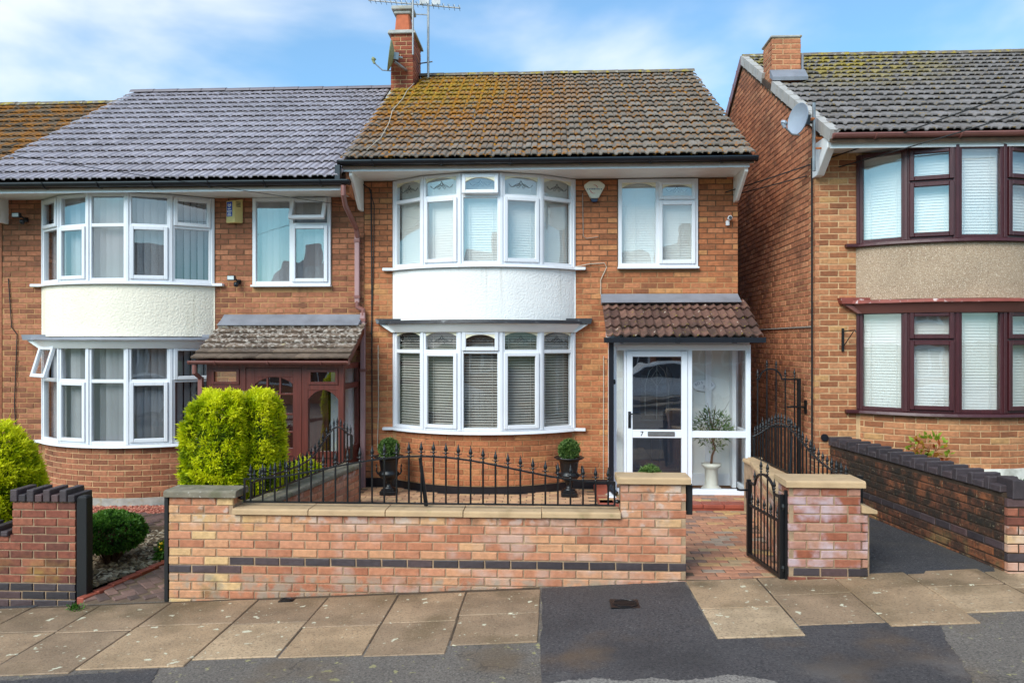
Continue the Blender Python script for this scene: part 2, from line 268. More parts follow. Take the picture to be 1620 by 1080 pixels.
# ------------------------------------------------------------------ mesh helpers
WORLD = {}
def link(o, parent=None):
    COL.objects.link(o)
    if parent is not None:
        o.parent = parent; o.matrix_parent_inverse = WORLD[parent.name].inverted()
    WORLD[o.name] = o.matrix_basis.copy()
    return o
def thing(name, label, cat, loc, group=None):
    o = bpy.data.objects.new(name, None); o.location = loc; o.empty_display_size = .2
    link(o); o['label'] = label; o['category'] = cat
    if group: o['group'] = group
    return o
def rot(axis, a): return Matrix.Rotation(a, 4, axis)
def tr(x, y=None, z=None): return Matrix.Translation(x if y is None else (x, y, z))
class MB:
    def __init__(s, T=None): s.v = []; s.f = []; s.t = []; s.T = T or Matrix(); s.tone = .5
    def add(s, vs, fs, tones=None):
        b = len(s.v)
        for i, p in enumerate(vs):
            s.v.append(s.T @ Vector(p)); s.t.append(tones[i] if tones else s.tone)
        for f in fs: s.f.append([b+k for k in f])
    def box(s, x0, x1, y0, y1, z0, z1):
        s.add([(x0,y0,z0),(x1,y0,z0),(x1,y1,z0),(x0,y1,z0),(x0,y0,z1),(x1,y0,z1),(x1,y1,z1),(x0,y1,z1)],
              [(0,3,2,1),(4,5,6,7),(0,1,5,4),(1,2,6,5),(2,3,7,6),(3,0,4,7)])
    def hexa(s, bot, top):
        s.add(list(bot)+list(top), [(0,3,2,1),(4,5,6,7),(0,1,5,4),(1,2,6,5),(2,3,7,6),(3,0,4,7)])
    def prism(s, poly, y0, y1, axis='y'):
        n = len(poly)
        if axis == 'y': a = [(x,y0,z) for x,z in poly]; b = [(x,y1,z) for x,z in poly]
        elif axis == 'x': a = [(y0,y,z) for y,z in poly]; b = [(y1,y,z) for y,z in poly]
        else: a = [(x,y,y0) for x,y in poly]; b = [(x,y,y1) for x,y in poly]
        s.add(a+b, [tuple(range(n)), tuple(range(2*n-1, n-1, -1))]+[(i,i+n,(i+1)%n+n,(i+1)%n) for i in range(n)])
    def tube(s, pts, r, n=8, r2=None, closed=False):
        pts = [Vector(p) for p in pts]; m = len(pts); vs = []; fs = []
        up = Vector((0,0,1)); prev = None
        for i, p in enumerate(pts):
            d = (pts[min(i+1,m-1)]-pts[max(i-1,0)]).normalized()
            if prev is None:
                a = d.cross(up)
                if a.length < .05: a = d.cross(Vector((1,0,0)))
            else: a = prev - d*prev.dot(d)
            a.normalize(); prev = a; b = d.cross(a)
            rr = r if r2 is None else r+(r2-r)*i/max(m-1,1)
            for k in range(n):
                t = 2*PI*k/n + PI/n; vs.append(p+(a*math.cos(t)+b*math.sin(t))*rr)
        for i in range(m-1):
            for k in range(n):
                k2 = (k+1)%n; fs.append((i*n+k, i*n+k2, (i+1)*n+k2, (i+1)*n+k))
        fs.append(tuple(range(n-1,-1,-1))); fs.append(tuple((m-1)*n+k for k in range(n)))
        s.add(vs, fs)
    def lathe(s, prof, c=(0,0,0), n=16):
        vs = []; fs = []; m = len(prof)
        for r, z in prof:
            for k in range(n):
                t = 2*PI*k/n; vs.append((c[0]+r*math.cos(t), c[1]+r*math.sin(t), c[2]+z))
        for i in range(m-1):
            for k in range(n):
                k2 = (k+1)%n; fs.append((i*n+k, i*n+k2, (i+1)*n+k2, (i+1)*n+k))
        fs.append(tuple(range(n-1,-1,-1))); fs.append(tuple((m-1)*n+k for k in range(n)))
        s.add(vs, fs)
    def arc(s, cx, cy, ri, ro, p0, p1, z0, z1, n=24, ri1=None, ro1=None):
        """curved slab; ri/ro at the bottom, ri1/ro1 at the top"""
        ri1 = ri if ri1 is None else ri1; ro1 = ro if ro1 is None else ro1
        vs = []; fs = []
        for i in range(n+1):
            p = p0+(p1-p0)*i/n; sx, cx_ = math.sin(p), math.cos(p)
            for r, z in ((ri,z0),(ro,z0),(ro1,z1),(ri1,z1)): vs.append((cx+r*sx, cy-r*cx_, z))
        for i in range(n):
            a = i*4; b = a+4
            for k in range(4):
                k2 = (k+1)%4; fs.append((a+k, a+k2, b+k2, b+k))
        fs.append((0,3,2,1)); fs.append((n*4, n*4+1, n*4+2, n*4+3))
        s.add(vs, fs)
    def mesh(s, name, mat, smooth=False):
        me = bpy.data.meshes.new(name); me.from_pydata([tuple(v) for v in s.v], [], s.f)
        me.attributes.new('tone', 'FLOAT', 'POINT').data.foreach_set('value', s.t)
        me.materials.append(MATS[mat] if isinstance(mat, str) else mat)
        if smooth: me.polygons.foreach_set('use_smooth', [True]*len(me.polygons))
        me.update(); return me
    def build(s, name, mat, parent=None, smooth=False, bevel=0, label=None, cat=None, group=None, kind=None):
        loc = Vector((0,0,0))
        if parent is None and s.v:
            xs = [v.x for v in s.v]; ys = [v.y for v in s.v]; zs = [v.z for v in s.v]
            loc = Vector(((min(xs)+max(xs))/2, (min(ys)+max(ys))/2, min(zs)))
            s.v = [v-loc for v in s.v]
        o = bpy.data.objects.new(name, s.mesh(name, mat, smooth)); o.location = loc
        link(o, parent)
        if bevel:
            b = o.modifiers.new('bevel', 'BEVEL'); b.width = bevel; b.segments = 1; b.limit_method = 'ANGLE'; b.angle_limit = .6
        if label: o['label'] = label
        if cat: o['category'] = cat
        if group: o['group'] = group
        if kind: o['kind'] = kind
        return o
def text(name, body, size, T, mat, parent, depth=.001, align='CENTER'):
    cu = bpy.data.curves.new(name, 'FONT'); cu.body = body; cu.size = size; cu.align_x = align; cu.align_y = 'CENTER'; cu.extrude = depth
    tmp = bpy.data.objects.new(name+'_tmp', cu); COL.objects.link(tmp)
    dg = bpy.context.evaluated_depsgraph_get(); me = bpy.data.meshes.new_from_object(tmp.evaluated_get(dg))
    bpy.data.objects.remove(tmp); me.name = name; me.transform(T); me.materials.clear(); me.materials.append(MATS[mat])
    o = bpy.data.objects.new(name, me); return link(o, parent)

# ------------------------------------------------------------------ bricks
UNIT = {}
def unit_bricks(mat, h=.065, ln=.215, depth=.045, proud=.005, ch=.006):
    key = (mat, h, ln, depth, proud)
    if key in UNIT: return UNIT[key]
    res = []; rr = random.Random(hash(mat) % 1000 if False else len(mat)*13+3)
    for k in range(28):
        m = MB(); m.tone = (k+.5)/28
        j = lambda a=.0024: rr.uniform(-a, a)
        x, z = ln/2, h/2; c = ch
        back = [(-x,depth,-z),(x,depth,-z),(x,depth,z),(-x,depth,z)]
        mid = [(sx*x+j(), -proud+c+j(), sz*z+j()) for sx, sz in ((-1,-1),(1,-1),(1,1),(-1,1))]
        fr = [(sx*(x-c)+j(), -proud+j(.0022), sz*(z-c)+j()) for sx, sz in ((-1,-1),(1,-1),(1,1),(-1,1))]
        fs = [(8,9,10,11)]
        for i in range(4):
            i2 = (i+1)%4; fs += [(i,i2,4+i2,4+i), (4+i,4+i2,8+i2,8+i)]
        m.add(back+mid+fr, fs); res.append(m.mesh('brick', mat))
    UNIT[key] = res; return res
def joined(name, items, parent, mat, kind='stuff'):
    """items: list of (mesh, Matrix) -> one mesh"""
    V = []; F = []; T = []; b = 0
    cache = {}
    for me, mt in items:
        if me.name not in cache:
            co = np.zeros(len(me.vertices)*3); me.vertices.foreach_get('co', co)
            tn = np.zeros(len(me.vertices)); me.attributes['tone'].data.foreach_get('value', tn)
            cache[me.name] = (co.reshape(-1,3), [tuple(p.vertices) for p in me.polygons], tn)
        co, fs, tn = cache[me.name]; A = np.array(mt)
        V.append(co @ A[:3,:3].T + A[:3,3]); F += [tuple(i+b for i in f) for f in fs]; T.append(tn); b += len(co)
    if not V: return None
    V = np.concatenate(V); T = np.concatenate(T)
    me = bpy.data.meshes.new(name); me.from_pydata(V.tolist(), [], F)
    me.attributes.new('tone', 'FLOAT', 'POINT').data.foreach_set('value', T)
    me.materials.append(MATS[mat]); o = bpy.data.objects.new(name, me); link(o, parent)
    if kind: o['kind'] = kind
    return o
CAMP = Vector((0, 0, 2.1))
class Budget:
    """collects the alike pieces of one thing; the largest in view become objects, the rest one mesh per material"""
    def __init__(s, name, limit=300): s.name = name; s.limit = limit; s.items = []
    def add(s, me, mt, parent, bias=1.): s.items.append(((mt.translation-CAMP).length*bias, me, mt, parent))
    def flush(s):
        s.items.sort(key=lambda q: q[0]); rest = {}
        for i, (d, me, mt, parent) in enumerate(s.items):
            if i < s.limit:
                o = bpy.data.objects.new(s.name, me); o.matrix_basis = mt; link(o, parent)
            else: rest.setdefault((parent.name, me.materials[0].name), []).append((me, mt))
        for (pn, mn), it in rest.items(): joined('far_'+s.name+'s', it, bpy.data.objects[pn], mn)
def lay(budget, parent, mapf, z0, courses, intervals, mat, pitch=.075, ln=.215, joint=.012, matf=None, bias=1., off=0, h=.065, tonef=None):
    """stretcher bond along s; intervals(za, zb) -> free [s0, s1] spans; mapf(s) -> (x, y, angle)"""
    for c in range(courses):
        za = z0+c*pitch; zc = za+h/2
        sh = ((c+off) % 2)*(ln+joint)/2
        for (a, b) in intervals(za, za+h):
            k = math.floor((a-sh)/(ln+joint))
            while True:
                s0 = max(a, sh+k*(ln+joint)+joint/2); s1 = min(b, sh+(k+1)*(ln+joint)-joint/2); k += 1
                if s0 >= b-.005: break
                if b-s1 < .035 and s1 < b: s1 = b; k += 1
                if s1-s0 < .03: continue
                x, y, an = mapf((s0+s1)/2)
                mname = matf(x, y, zc, c) if matf else mat
                us = unit_bricks(mname, h, ln)
                tone = tonef(x, y, zc) if tonef else None
                me = us[RND.randrange(28) if tone is None else max(0, min(27, int(28*(tone+RND.uniform(-.2,.2)))))]
                budget.add(me, tr(x, y, zc) @ rot('Z', an+RND.uniform(-.004,.004)) @ rot('Y', RND.uniform(-.006,.006)) @ Matrix.Diagonal(((s1-s0)/ln,1,1,1)), parent, bias)
def minus(a, b, cuts):
    """[a,b] minus the cut spans"""
    sp = [(a, b)]
    for c0, c1 in cuts:
        n = []
        for p, q in sp:
            if c1 <= p or c0 >= q: n.append((p, q)); continue
            if c0 > p: n.append((p, c0))
            if c1 < q: n.append((c1, q))
        sp = n
    return [(p, q) for p, q in sp if q-p > .03]
def bow(x0, x1, D, sag):
    c = (x1-x0)/2; r = (c*c+sag*sag)/(2*sag); return (x0+x1)/2, D-sag+r, r, math.asin(c/r)
# ------------------------------------------------------------------ windows
def ring(mb, x0, x1, z0, z1, w, y0, y1):
    mb.box(x0, x0+w, y0, y1, z0, z1); mb.box(x1-w, x1, y0, y1, z0, z1)
    mb.box(x0+w, x1-w, y0+.001, y1-.001, z0, z0+w); mb.box(x0+w, x1-w, y0+.001, y1-.001, z1-w, z1)
def arch_fill(mb, x0, x1, zt, drop, y0, y1, n=10):
    for i in range(n):
        a, b = i/n, (i+1)/n
        f = lambda t: zt-.004-drop*abs(2*t-1)**2.2
        xa, xb = x0+(x1-x0)*a, x0+(x1-x0)*b
        mb.hexa([(xa,y0,f(a)),(xb,y0,f(b)),(xb,y1,f(b)),(xa,y1,f(a))], [(xa,y0,zt),(xb,y0,zt),(xb,y1,zt),(xa,y1,zt)])
def motif(win, T, cx, cz, wd):
    m = MB(T); y = -.012; s = wd/2
    for sg in (-1, 1):
        m.tube([(cx+sg*s*a, y, cz+s*b) for a, b in ((.06,.30),(.22,.12),(.45,.02),(.7,-.08),(.88,.0),(1.0,.16))], .0035, 5)
        m.tube([(cx+sg*s*a, y, cz+s*b) for a, b in ((.0,.05),(.2,.22),(.42,.12),(.62,.0))], .003, 5)
        m.tube([(cx+sg*s*a, y, cz+s*b) for a, b in ((.08,.0),(.24,-.16),(.36,-.04),(.24,.06),(.1,.0))], .003, 5)
    m.tube([(cx+s*a, y, cz+s*b) for a, b in ((0,.46),(.11,.26),(0,.06),(-.11,.26),(0,.46))], .0035, 5)
    m.build('glass_motif', 'motif', win)
def light(win, T, x0, x1, z0, z1, kind, fmat, gmat, arch=0, tilt=0, mot=False, bead=None):
    """one opening of a window: fixed glass or a hung sash, pane its own object"""
    if kind == 'sash':
        if tilt:
            T = T @ tr(0, -.035, z1) @ rot('X', -tilt) @ tr(0, 0, -z1)
        s = MB(T); ring(s, x0-.012, x1+.012, z0-.012, z1+.012, .05, -.062, -.012); s.build('sash', fmat, win, bevel=.006)
        x0 += .036; x1 -= .036; z0 += .036; z1 -= .036; yg = -.036
    else: yg = -.006
    p = MB(T)
    if arch:
        a = MB(T); arch_fill(a, x0-.001, x1+.001, z1+.002, arch, yg-.02, yg+.012); a.build('arched_bead', bead or fmat, win)
    p.box(x0-.004, x1+.004, yg, yg+.006, z0-.004, z1+.004); p.build('pane', gmat, win)
    if mot: motif(win, T, (x0+x1)/2, z0+(z1-z0)*.48, (x1-x0)*.72)
def blind(win, T, L, z0, z1, kind, mat):
    m = MB(T)
    if kind == 'vertical':
        n = max(2, round(L/.085)); s = L/n
        for i in range(n):
            a = math.radians(RND.uniform(16, 30)); c = (i+.5)*s; m.tone = RND.random()
            dx, dy = math.cos(a)*s*.5, math.sin(a)*s*.5
            m.hexa([(c-dx,.10-dy,z0),(c+dx,.10+dy,z0),(c+dx,.101+dy,z0),(c-dx,.101-dy,z0)], [(c-dx,.10-dy,z1),(c+dx,.10+dy,z1),(c+dx,.101+dy,z1),(c-dx,.101-dy,z1)])
    else:
        pitch, tilt = (.036, 38) if kind == 'open' else (.034, 74)
        a = math.radians(tilt); hw = .018 if kind == 'open' else .0205
        z = z0+.02
        while z < z1-.01:
            dy, dz = math.cos(a)*hw, math.sin(a)*hw; y = .085; e = RND.uniform(-.002, .002)
            m.hexa([(.02,y-dy,z-dz+e),(L-.02,y-dy,z-dz-e),(L-.02,y+dy,z+dz-e),(.02,y+dy,z+dz+e)], [(.02,y-dy,z-dz+e+.002),(L-.02,y-dy,z-dz-e+.002),(L-.02,y+dy,z+dz-e+.002),(.02,y+dy,z+dz+e+.002)])
            z += pitch
        for fx in (.22, .78): m.box(L*fx-.002, L*fx+.002, .052, .055, z0, z1)
        m.box(.015, L-.015, .065, .105, z1-.03, z1)
    m.build('blind', mat, win, kind='stuff')
def bow_window(win, B, z0, z1, tz, spec, fmat, gmat, bl=None, arch=0, mot=False, bead=None, sill_over=.18, sill_mat=None):
    """five flat facets on a bow; spec: per facet (lower kind, upper kind, tilt, transom or None)"""
    cx, cy, r, pm = B; n = 5
    pts = [(cx+r*math.sin(-pm+2*pm*i/n), cy-r*math.cos(-pm+2*pm*i/n)) for i in range(n+1)]
    fr = MB(); ft = .042
    for i in range(n):
        (xa, ya), (xb, yb) = pts[i], pts[i+1]; an = math.atan2(yb-ya, xb-xa); L = math.hypot(xb-xa, yb-ya)
        T = tr(xa, ya, 0) @ rot('Z', an); lo, up, tilt, has = spec[i]
        fr.T = T; ring(fr, .004, L-.004, z0, z1, ft, -.034, .036)
        if has: fr.box(ft, L-ft, -.031, .034, tz-.024, tz+.024)
        x0, x1 = ft, L-ft
        if has:
            light(win, T, x0, x1, z0+ft, tz-.024, lo, fmat, gmat)
            light(win, T, x0, x1, tz+.024, z1-ft, up, fmat, gmat, arch=arch, tilt=tilt, mot=mot, bead=bead)
        else: light(win, T, x0, x1, z0+ft, z1-ft, lo, fmat, gmat)
        if bl: blind(win, T, L, z0+.03, z1-.02, *bl)
    for i in range(n+1):      # coupling posts where the facets meet
        x, y = pts[i]; an = -pm+2*pm*i/n; fr.T = tr(x, y, 0) @ rot('Z', an)
        fr.box(-.02, .02, -.046, .03, z0+.002, z1-.002)
        if i in (0, n):
            e = -1 if i == 0 else 1; fr.T = Matrix(); fr.box(*sorted((x-.002*e, x+.035*e)), y-.03, y+.06, z0, z1)
    fr.T = Matrix(); fr.build('frame', fmat, win, bevel=.004)
    s = MB(); s.arc(cx, cy, r-.06, r+.085, -pm-.03, pm+.03, z0-.042, z0-.002, 20, ro1=r+.07)
    for e in (-1, 1):
        x, y = cx+e*r*math.sin(pm), cy-r*math.cos(pm)
        s.box(*sorted((x-.03*e, x+sill_over*e)), y-.075, y+.02, z0-.043, z0-.003)
    s.build('sill', sill_mat or fmat, win, bevel=.005)
def flat_window(win, x0, x1, D, z0, z1, mull, tz, fmat, gmat, left, right_lo, right_up, tilt=0, bl=None, arch=0, mot=False, bead=None):
    T = tr(x0, D+.045, 0); L = x1-x0; mu = mull-x0
    f = MB(T); ring(f, 0, L, z0, z1, .05, -.07, .03); f.box(mu-.026, mu+.026, -.068, .028, z0+.05, z1-.05)
    f.box(mu+.026, L-.05, -.066, .027, tz-.024, tz+.024); f.build('frame', fmat, win, bevel=.004)
    T2 = T @ tr(0, -.035, 0)
    light(win, T2, .05, mu-.026, z0+.05, z1-.05, left, fmat, gmat, arch=arch, bead=bead)
    light(win, T2, mu+.026, L-.05, z0+.05, tz-.024, right_lo, fmat, gmat)
    light(win, T2, mu+.026, L-.05, tz+.024, z1-.05, right_up, fmat, gmat, tilt=tilt, arch=arch*.7, mot=mot, bead=bead)
    if bl: blind(win, T2, L, z0+.03, z1-.03, *bl)
    s = MB(); s.box(x0-.012, x1+.012, D-.075, D+.03, z0-.03, z0-.002); s.build('sill', fmat, win, bevel=.005)

# ------------------------------------------------------------------ roofs
PROF49 = [(0,.002),(.028,.0),(.046,.024),(.104,.026),(.114,.012),(.126,.012),(.136,.026),(.182,.024),(.2,.004)]
PROFROLL = [(0,.0),(.05,.002),(.09,.022),(.125,.036),(.16,.022),(.2,.004),(.24,.002),(.28,.022),(.31,.036),(.345,.022),(.37,.002)]
PROFPLAIN = [(0,0),(.085,.004),(.17,0)]
TILES = {}
def tile_meshes(mat, prof, g, th, wave=0.):
    key = (mat, len(prof), g)
    if key in TILES: return TILES[key]
    res = []; w = prof[-1][0]
    for k in range(20):
        m = MB(); m.tone = (k+.5)/20; n = len(prof); vs = []; rr = random.Random(k+5)
        for x, h in prof:
            d = wave*math.sin(x/w*2*PI)
            lift = .040+rr.uniform(-.002,.003)
            vs += [(x-w/2, -d, h+lift-th), (x-w/2, -d, h+lift), (x-w/2, .012-d, h+lift+.002), (x-w/2, g+.05, h)]
        fs = []
        for i in range(n-1):
            a, b = i*4, i*4+4
            for q in range(3): fs.append((a+q, b+q, b+q+1, a+q+1))
        fs += [(0,1,2,3), tuple((n-1)*4+q for q in (3,2,1,0))]
        m.add(vs, fs); res.append(m.mesh('tile', mat))
    TILES[key] = res; return res
def roof_tiles(bud, parent, x0, x1, ye, ze, yr, zr, cols, rows, mat, prof=PROF49, th=.015, bias=1., hole=None, shift=0):
    pitch = math.atan2(zr-ze, yr-ye); SL = math.hypot(zr-ze, yr-ye); g = SL/rows; w = (x1-x0)/cols; pw = prof[-1][0]
    ms = tile_meshes(mat, prof, round(g, 3), th, .012 if prof is PROFROLL else 0)
    for r in range(rows):
        y = ye+(yr-ye)*r/rows; z = ze+(zr-ze)*r/rows
        for c in range(cols):
            x = x0+(c+.5)*w
            if hole and hole(x, y+.1): continue
            mt = tr(x, y, z) @ rot('X', pitch+RND.uniform(-.004,.004)) @ rot('Z', RND.uniform(-.006,.006)) @ tr(0, RND.uniform(-.004,.004), RND.uniform(-.001,.002)) @ Matrix.Diagonal((w/pw,1,1,1))
            bud.add(ms[RND.randrange(20)], mt, parent, bias)
def roof_deck(mb, x0, x1, ye, ze, yr, zr, th=.08):
    yb = 2*yr-ye
    mb.prism([(ye,ze-.012),(yr,zr-.012),(yb,ze-.012),(yb,ze-.012-th),(yr,zr-.012-th*1.2),(ye,ze-.012-th)], x0, x1, 'x')
def ridge(parent, x0, x1, y, z, mat, ln=.45, r=.125, parts=True):
    n = max(1, round((x1-x0)/ln)); L = (x1-x0)/n
    for i in range(n):
        m = MB(); vs = []; fs = []; k = 8; xa, xb = x0+i*L+.003, x0+(i+1)*L-.003; dz = RND.uniform(-.004, .004)
        for x, rr in ((xa, r), (xb, r+.006)):
            for q in range(k+1):
                t = PI*(.08+.84*q/k); vs.append((x, y-math.cos(t)*rr, z-.045+dz+math.sin(t)*rr*.85)); 
            for q in range(k+1):
                t = PI*(.08+.84*q/k); vs.append((x, y-math.cos(t)*(rr-.018), z-.045+dz+math.sin(t)*(rr-.018)*.85))
        s = 2*(k+1)
        for q in range(k):
            fs += [(q,q+1,s+q+1,s+q), (q,k+1+q,k+2+q,q+1), (s+q,s+q+1,s+k+2+q,s+k+1+q)]
        m.add(vs, fs)
        m.build('ridge_tile', mat, parent)
def gutter(parent, x0, x1, y, z, mat, r=.058, bracket_gap=.9, joint=True):
    m = MB(); n = 10; vs = []; fs = []
    for x in (x0, x1):
        for q in range(n+1):
            t = PI*q/n; vs.append((x, y-math.cos(t)*r, z-math.sin(t)*r))
        for q in range(n+1):
            t = PI*q/n; vs.append((x, y-math.cos(t)*(r-.006), z-math.sin(t)*(r-.006)))
    s = 2*(n+1)
    for q in range(n): fs += [(q,s+q,s+q+1,q+1), (n+1+q,n+2+q,s+n+2+q,s+n+1+q), (q,q+1,n+2+q,n+1+q), (s+q,s+n+1+q,s+n+2+q,s+q+1)]
    fs += [(0,n+1,s+n+1,s), (n,s+n,s+2*n+1,2*n+1)]
    m.add(vs, fs); m.box(x0, x1, y-r-.004, y-r+.006, z-.012, z+.004)
    g = m.build('gutter', mat, parent, smooth=False)
    k = max(2, round((x1-x0)/bracket_gap))
    for i in range(k):
        x = x0+(i+.5)*(x1-x0)/k; b = MB()
        b.tube([(x, y-math.cos(PI*q/8)*(r+.006), z-math.sin(PI*q/8)*(r+.006)) for q in range(9)], .011, 4)
        b.box(x-.014, x+.014, y, y+r+.02, z-r-.012, z-r+.006); b.build('bracket', mat, g)
    for x in (x0, x1):
        b = MB(); b.prism([(y-math.cos(PI*q/8)*(r+.006), z-math.sin(PI*q/8)*(r+.006)) for q in range(9)], x-.012, x+.012, 'x'); b.build('end_cap', mat, g)
    return g
def shell(house, x0, x1, D, back, z0, z1, ops, mortar, y_th=.24):
    """front wall slab with openings, and plain inner faces behind it"""
    xs = sorted({x0, x1, *[v for o in ops for v in o[:2]]}); zs = sorted({z0, z1, *[min(max(v, z0), z1) for o in ops for v in o[2:]]})
    m = MB()
    for i in range(len(xs)-1):
        k = 0
        while k < len(zs)-1:
            c = ((xs[i]+xs[i+1])/2)
            solid = lambda q: not any(o[0] < c < o[1] and o[2] < (zs[q]+zs[q+1])/2 < o[3] for o in ops)
            if not solid(k): k += 1; continue
            e = k
            while e+1 < len(zs)-1 and solid(e+1): e += 1
            m.box(xs[i], xs[i+1], D, D+y_th, zs[k], zs[e+1]); k = e+1
    fw = m.build('front_wall', mortar, house)
    inn = MB(); a, b = x0+.02, x1-.02
    inn.box(a, a+.1, D+y_th+.01, back, z0, z1); inn.box(b-.1, b, D+y_th+.01, back, z0, z1); inn.box(a+.1, b-.1, back-.1, back, z0, z1)
    mid = [o for o in ops]
    inn.box(a+.1, b-.1, D+y_th+.01, back-.1, z0-.1, z0); inn.box(a+.1, b-.1, D+y_th+.01, back-.1, z1-.08, z1)
    inn.box(a+.1, b-.1, D+y_th+.012, back-.1, (z0+z1)/2+.12, (z0+z1)/2+.3)
    inn.build('inner_walls', 'inner_dark', house)
    return fw
def eave_bracket(house, x, yf, yb, z, mat='soffit_white', w=.045, drop=.36):
    m = MB(); m.prism([(yf, z+.10), (yb+.02, z+.10), (yb+.02, z-drop), (yb-.14, z-drop), (yf, z-.05)], x-w/2, x+w/2, 'x'); m.build('eaves_end_board', mat, house, bevel=.006)
def canopy(house, B, D, zt, lead_mat, fascia_mat, over=.22, drop=.16, name='bay_canopy'):
    """moulded head over the lower bay: splayed fascia with a lead-dressed top"""
    cx, cy, r, pm = B
    f = MB(); f.arc(cx, cy, r-.1, r+.06, -pm, pm, zt-drop, zt-.045, 22, ro1=r+.15)
    for e in (-1, 1):
        x, y = cx+e*r*math.sin(pm), cy-r*math.cos(pm)
        pts = [(x-.06*e, zt-drop), (x+.05*e, zt-drop), (x+over*e, zt-.047), (x-.06*e, zt-.047)]
        f.prism(pts if e > 0 else pts[::-1], y-.085, y+.03)
    c = f.build(name, fascia_mat, house, bevel=.004)
    l = MB(); n = 26; vs = []; fs = []
    l.arc(cx, cy, r-.1, r+.19, -pm, pm, zt-.044, zt-.006, 26, ri1=r-.1, ro1=r+.17)
    for e in (-1, 1):
        x, y = cx+e*r*math.sin(pm), cy-r*math.cos(pm)
        pts = [(x-.1*e, zt-.043), (x+(over+.03)*e, zt-.043), (x+(over+.05)*e, zt+.03), (x-.1*e, zt+.03)]
        l.prism(pts if e > 0 else pts[::-1], y-.12, y+.03)
    for v in l.v: v.z += .006*mnoise.noise(v*9)
    l.build('lead_flashing', lead_mat, c)
    return c
def bay(house, bud, x0, x1, D, sag, zg, zs1, zh1, zlead, zr0, zs2, zh2, bmat, mortar, rmat, wmat, gm1, gm2, spec1, spec2, tz1, tz2, bl1, bl2, lead_mat, fmat, arch=0, mot=False, bead=None, plinth=None, names=('', '')):
    B = bow(x0, x1, D, sag); cx, cy, r, pm = B
    bw = MB(); bw.arc(cx, cy, r-.2, r, -pm, pm, zg-.2, zs1-.045, 28); wall = bw.build('bay_wall', mortar, house)
    S = r*pm
    lay(bud, wall, lambda s: (cx+r*math.sin(s/r), cy-r*math.cos(s/r), s/r), zs1-.05-.075*math.floor((zs1-.05-zg+.03)/.075), math.floor((zs1-.05-zg+.03)/.075),
        lambda a, b: [(-S+.01, S-.01)], bmat, ln=.215)
    if plinth:
        p = MB(); p.arc(cx, cy, r-.1, r+.022, -pm-.01, pm+.01, zg-.1, plinth, 28); p.build('plinth', 'black_plastic', wall)
    win = MB(); win.arc(cx, cy, r-.10, r-.055, -pm, pm, zs1-.044, zs1-.004, 20)
    w1 = win.build('bay_window', fmat, house); w1['label'] = names[0]
    bow_window(w1, B, zs1, zh1, tz1, spec1, fmat, gm1, bl1, arch, mot, bead)
    canopy(house, B, D, zlead, lead_mat, wmat)
    rp = MB(); rp.arc(cx, cy, r-.12, r+.03, -pm-.012, pm+.012, zr0, zs2-.046, 40)
    for e in (-1, 1):
        x = cx+e*r*math.sin(pm); y = cy-r*math.cos(pm); rp.box(*sorted((x-.05*e, x+.045*e)), y-.012, y+.05, zr0, zs2-.046)
    rp.build('render_panel', rmat, house)
    win = MB(); win.arc(cx, cy, r-.10, r-.055, -pm, pm, zs2-.044, zs2-.004, 20)
    w2 = win.build('bay_window', fmat, house); w2['label'] = names[1]
    bow_window(w2, B, zs2, zh2, tz2, spec2, fmat, gm2, bl2, arch, mot, bead)
    return B
D = 10.7
def gz(x): return .055*max(-14, min(14, x))-.02

# ================================================================== the setting: ground, pavement
def sheet(mb, poly, dz, th=.0, sub=1):
    n = len(poly); mb.add([(x, y, gz(x)+dz) for x, y in poly]+[(x, y, gz(x)+dz-max(th, .01)) for x, y in poly],
        [tuple(range(n)), tuple(range(2*n-1, n-1, -1))]+[(i,i+n,(i+1)%n+n,(i+1)%n) for i in range(n)])
g = MB(); xs = [-400, -14, 14, 400]
for i in range(3):
    g.add([(xs[i],-300,gz(xs[i])-.16),(xs[i+1],-300,gz(xs[i+1])-.16),(xs[i+1],600,gz(xs[i+1])-.16),(xs[i],600,gz(xs[i])-.16)], [(0,1,2,3)])
g.build('ground', 'grass_ground', kind='structure')
p = MB(); sheet(p, [(-13.5,2.9),(13.5,2.9),(13.5,6.72),(-13.5,6.72)], -.007, .15); pave = p.build('pavement', 'asphalt_old', kind='structure')
p = MB(); sheet(p, [(-13.8,-6),(13.8,-6),(13.8,2.75),(-13.8,2.75)], -.13, .02); p.build('road', 'asphalt_old', kind='structure')
kb = MB()
k_root = None
for i in range(30):
    x0 = -13.5+i*.9; m = MB(); m.hexa([(x0+.004,2.75,gz(x0)-.25),(x0+.896,2.75,gz(x0+.9)-.25),(x0+.896,2.895,gz(x0+.9)-.25),(x0+.004,2.895,gz(x0)-.25)],
        [(x0+.004,2.765,gz(x0)-.004),(x0+.896,2.765,gz(x0+.9)-.004),(x0+.896,2.895,gz(x0+.9)-.002),(x0+.004,2.895,gz(x0)-.002)]); m.build('kerb_stone', 'cement', pave, bevel=.01)
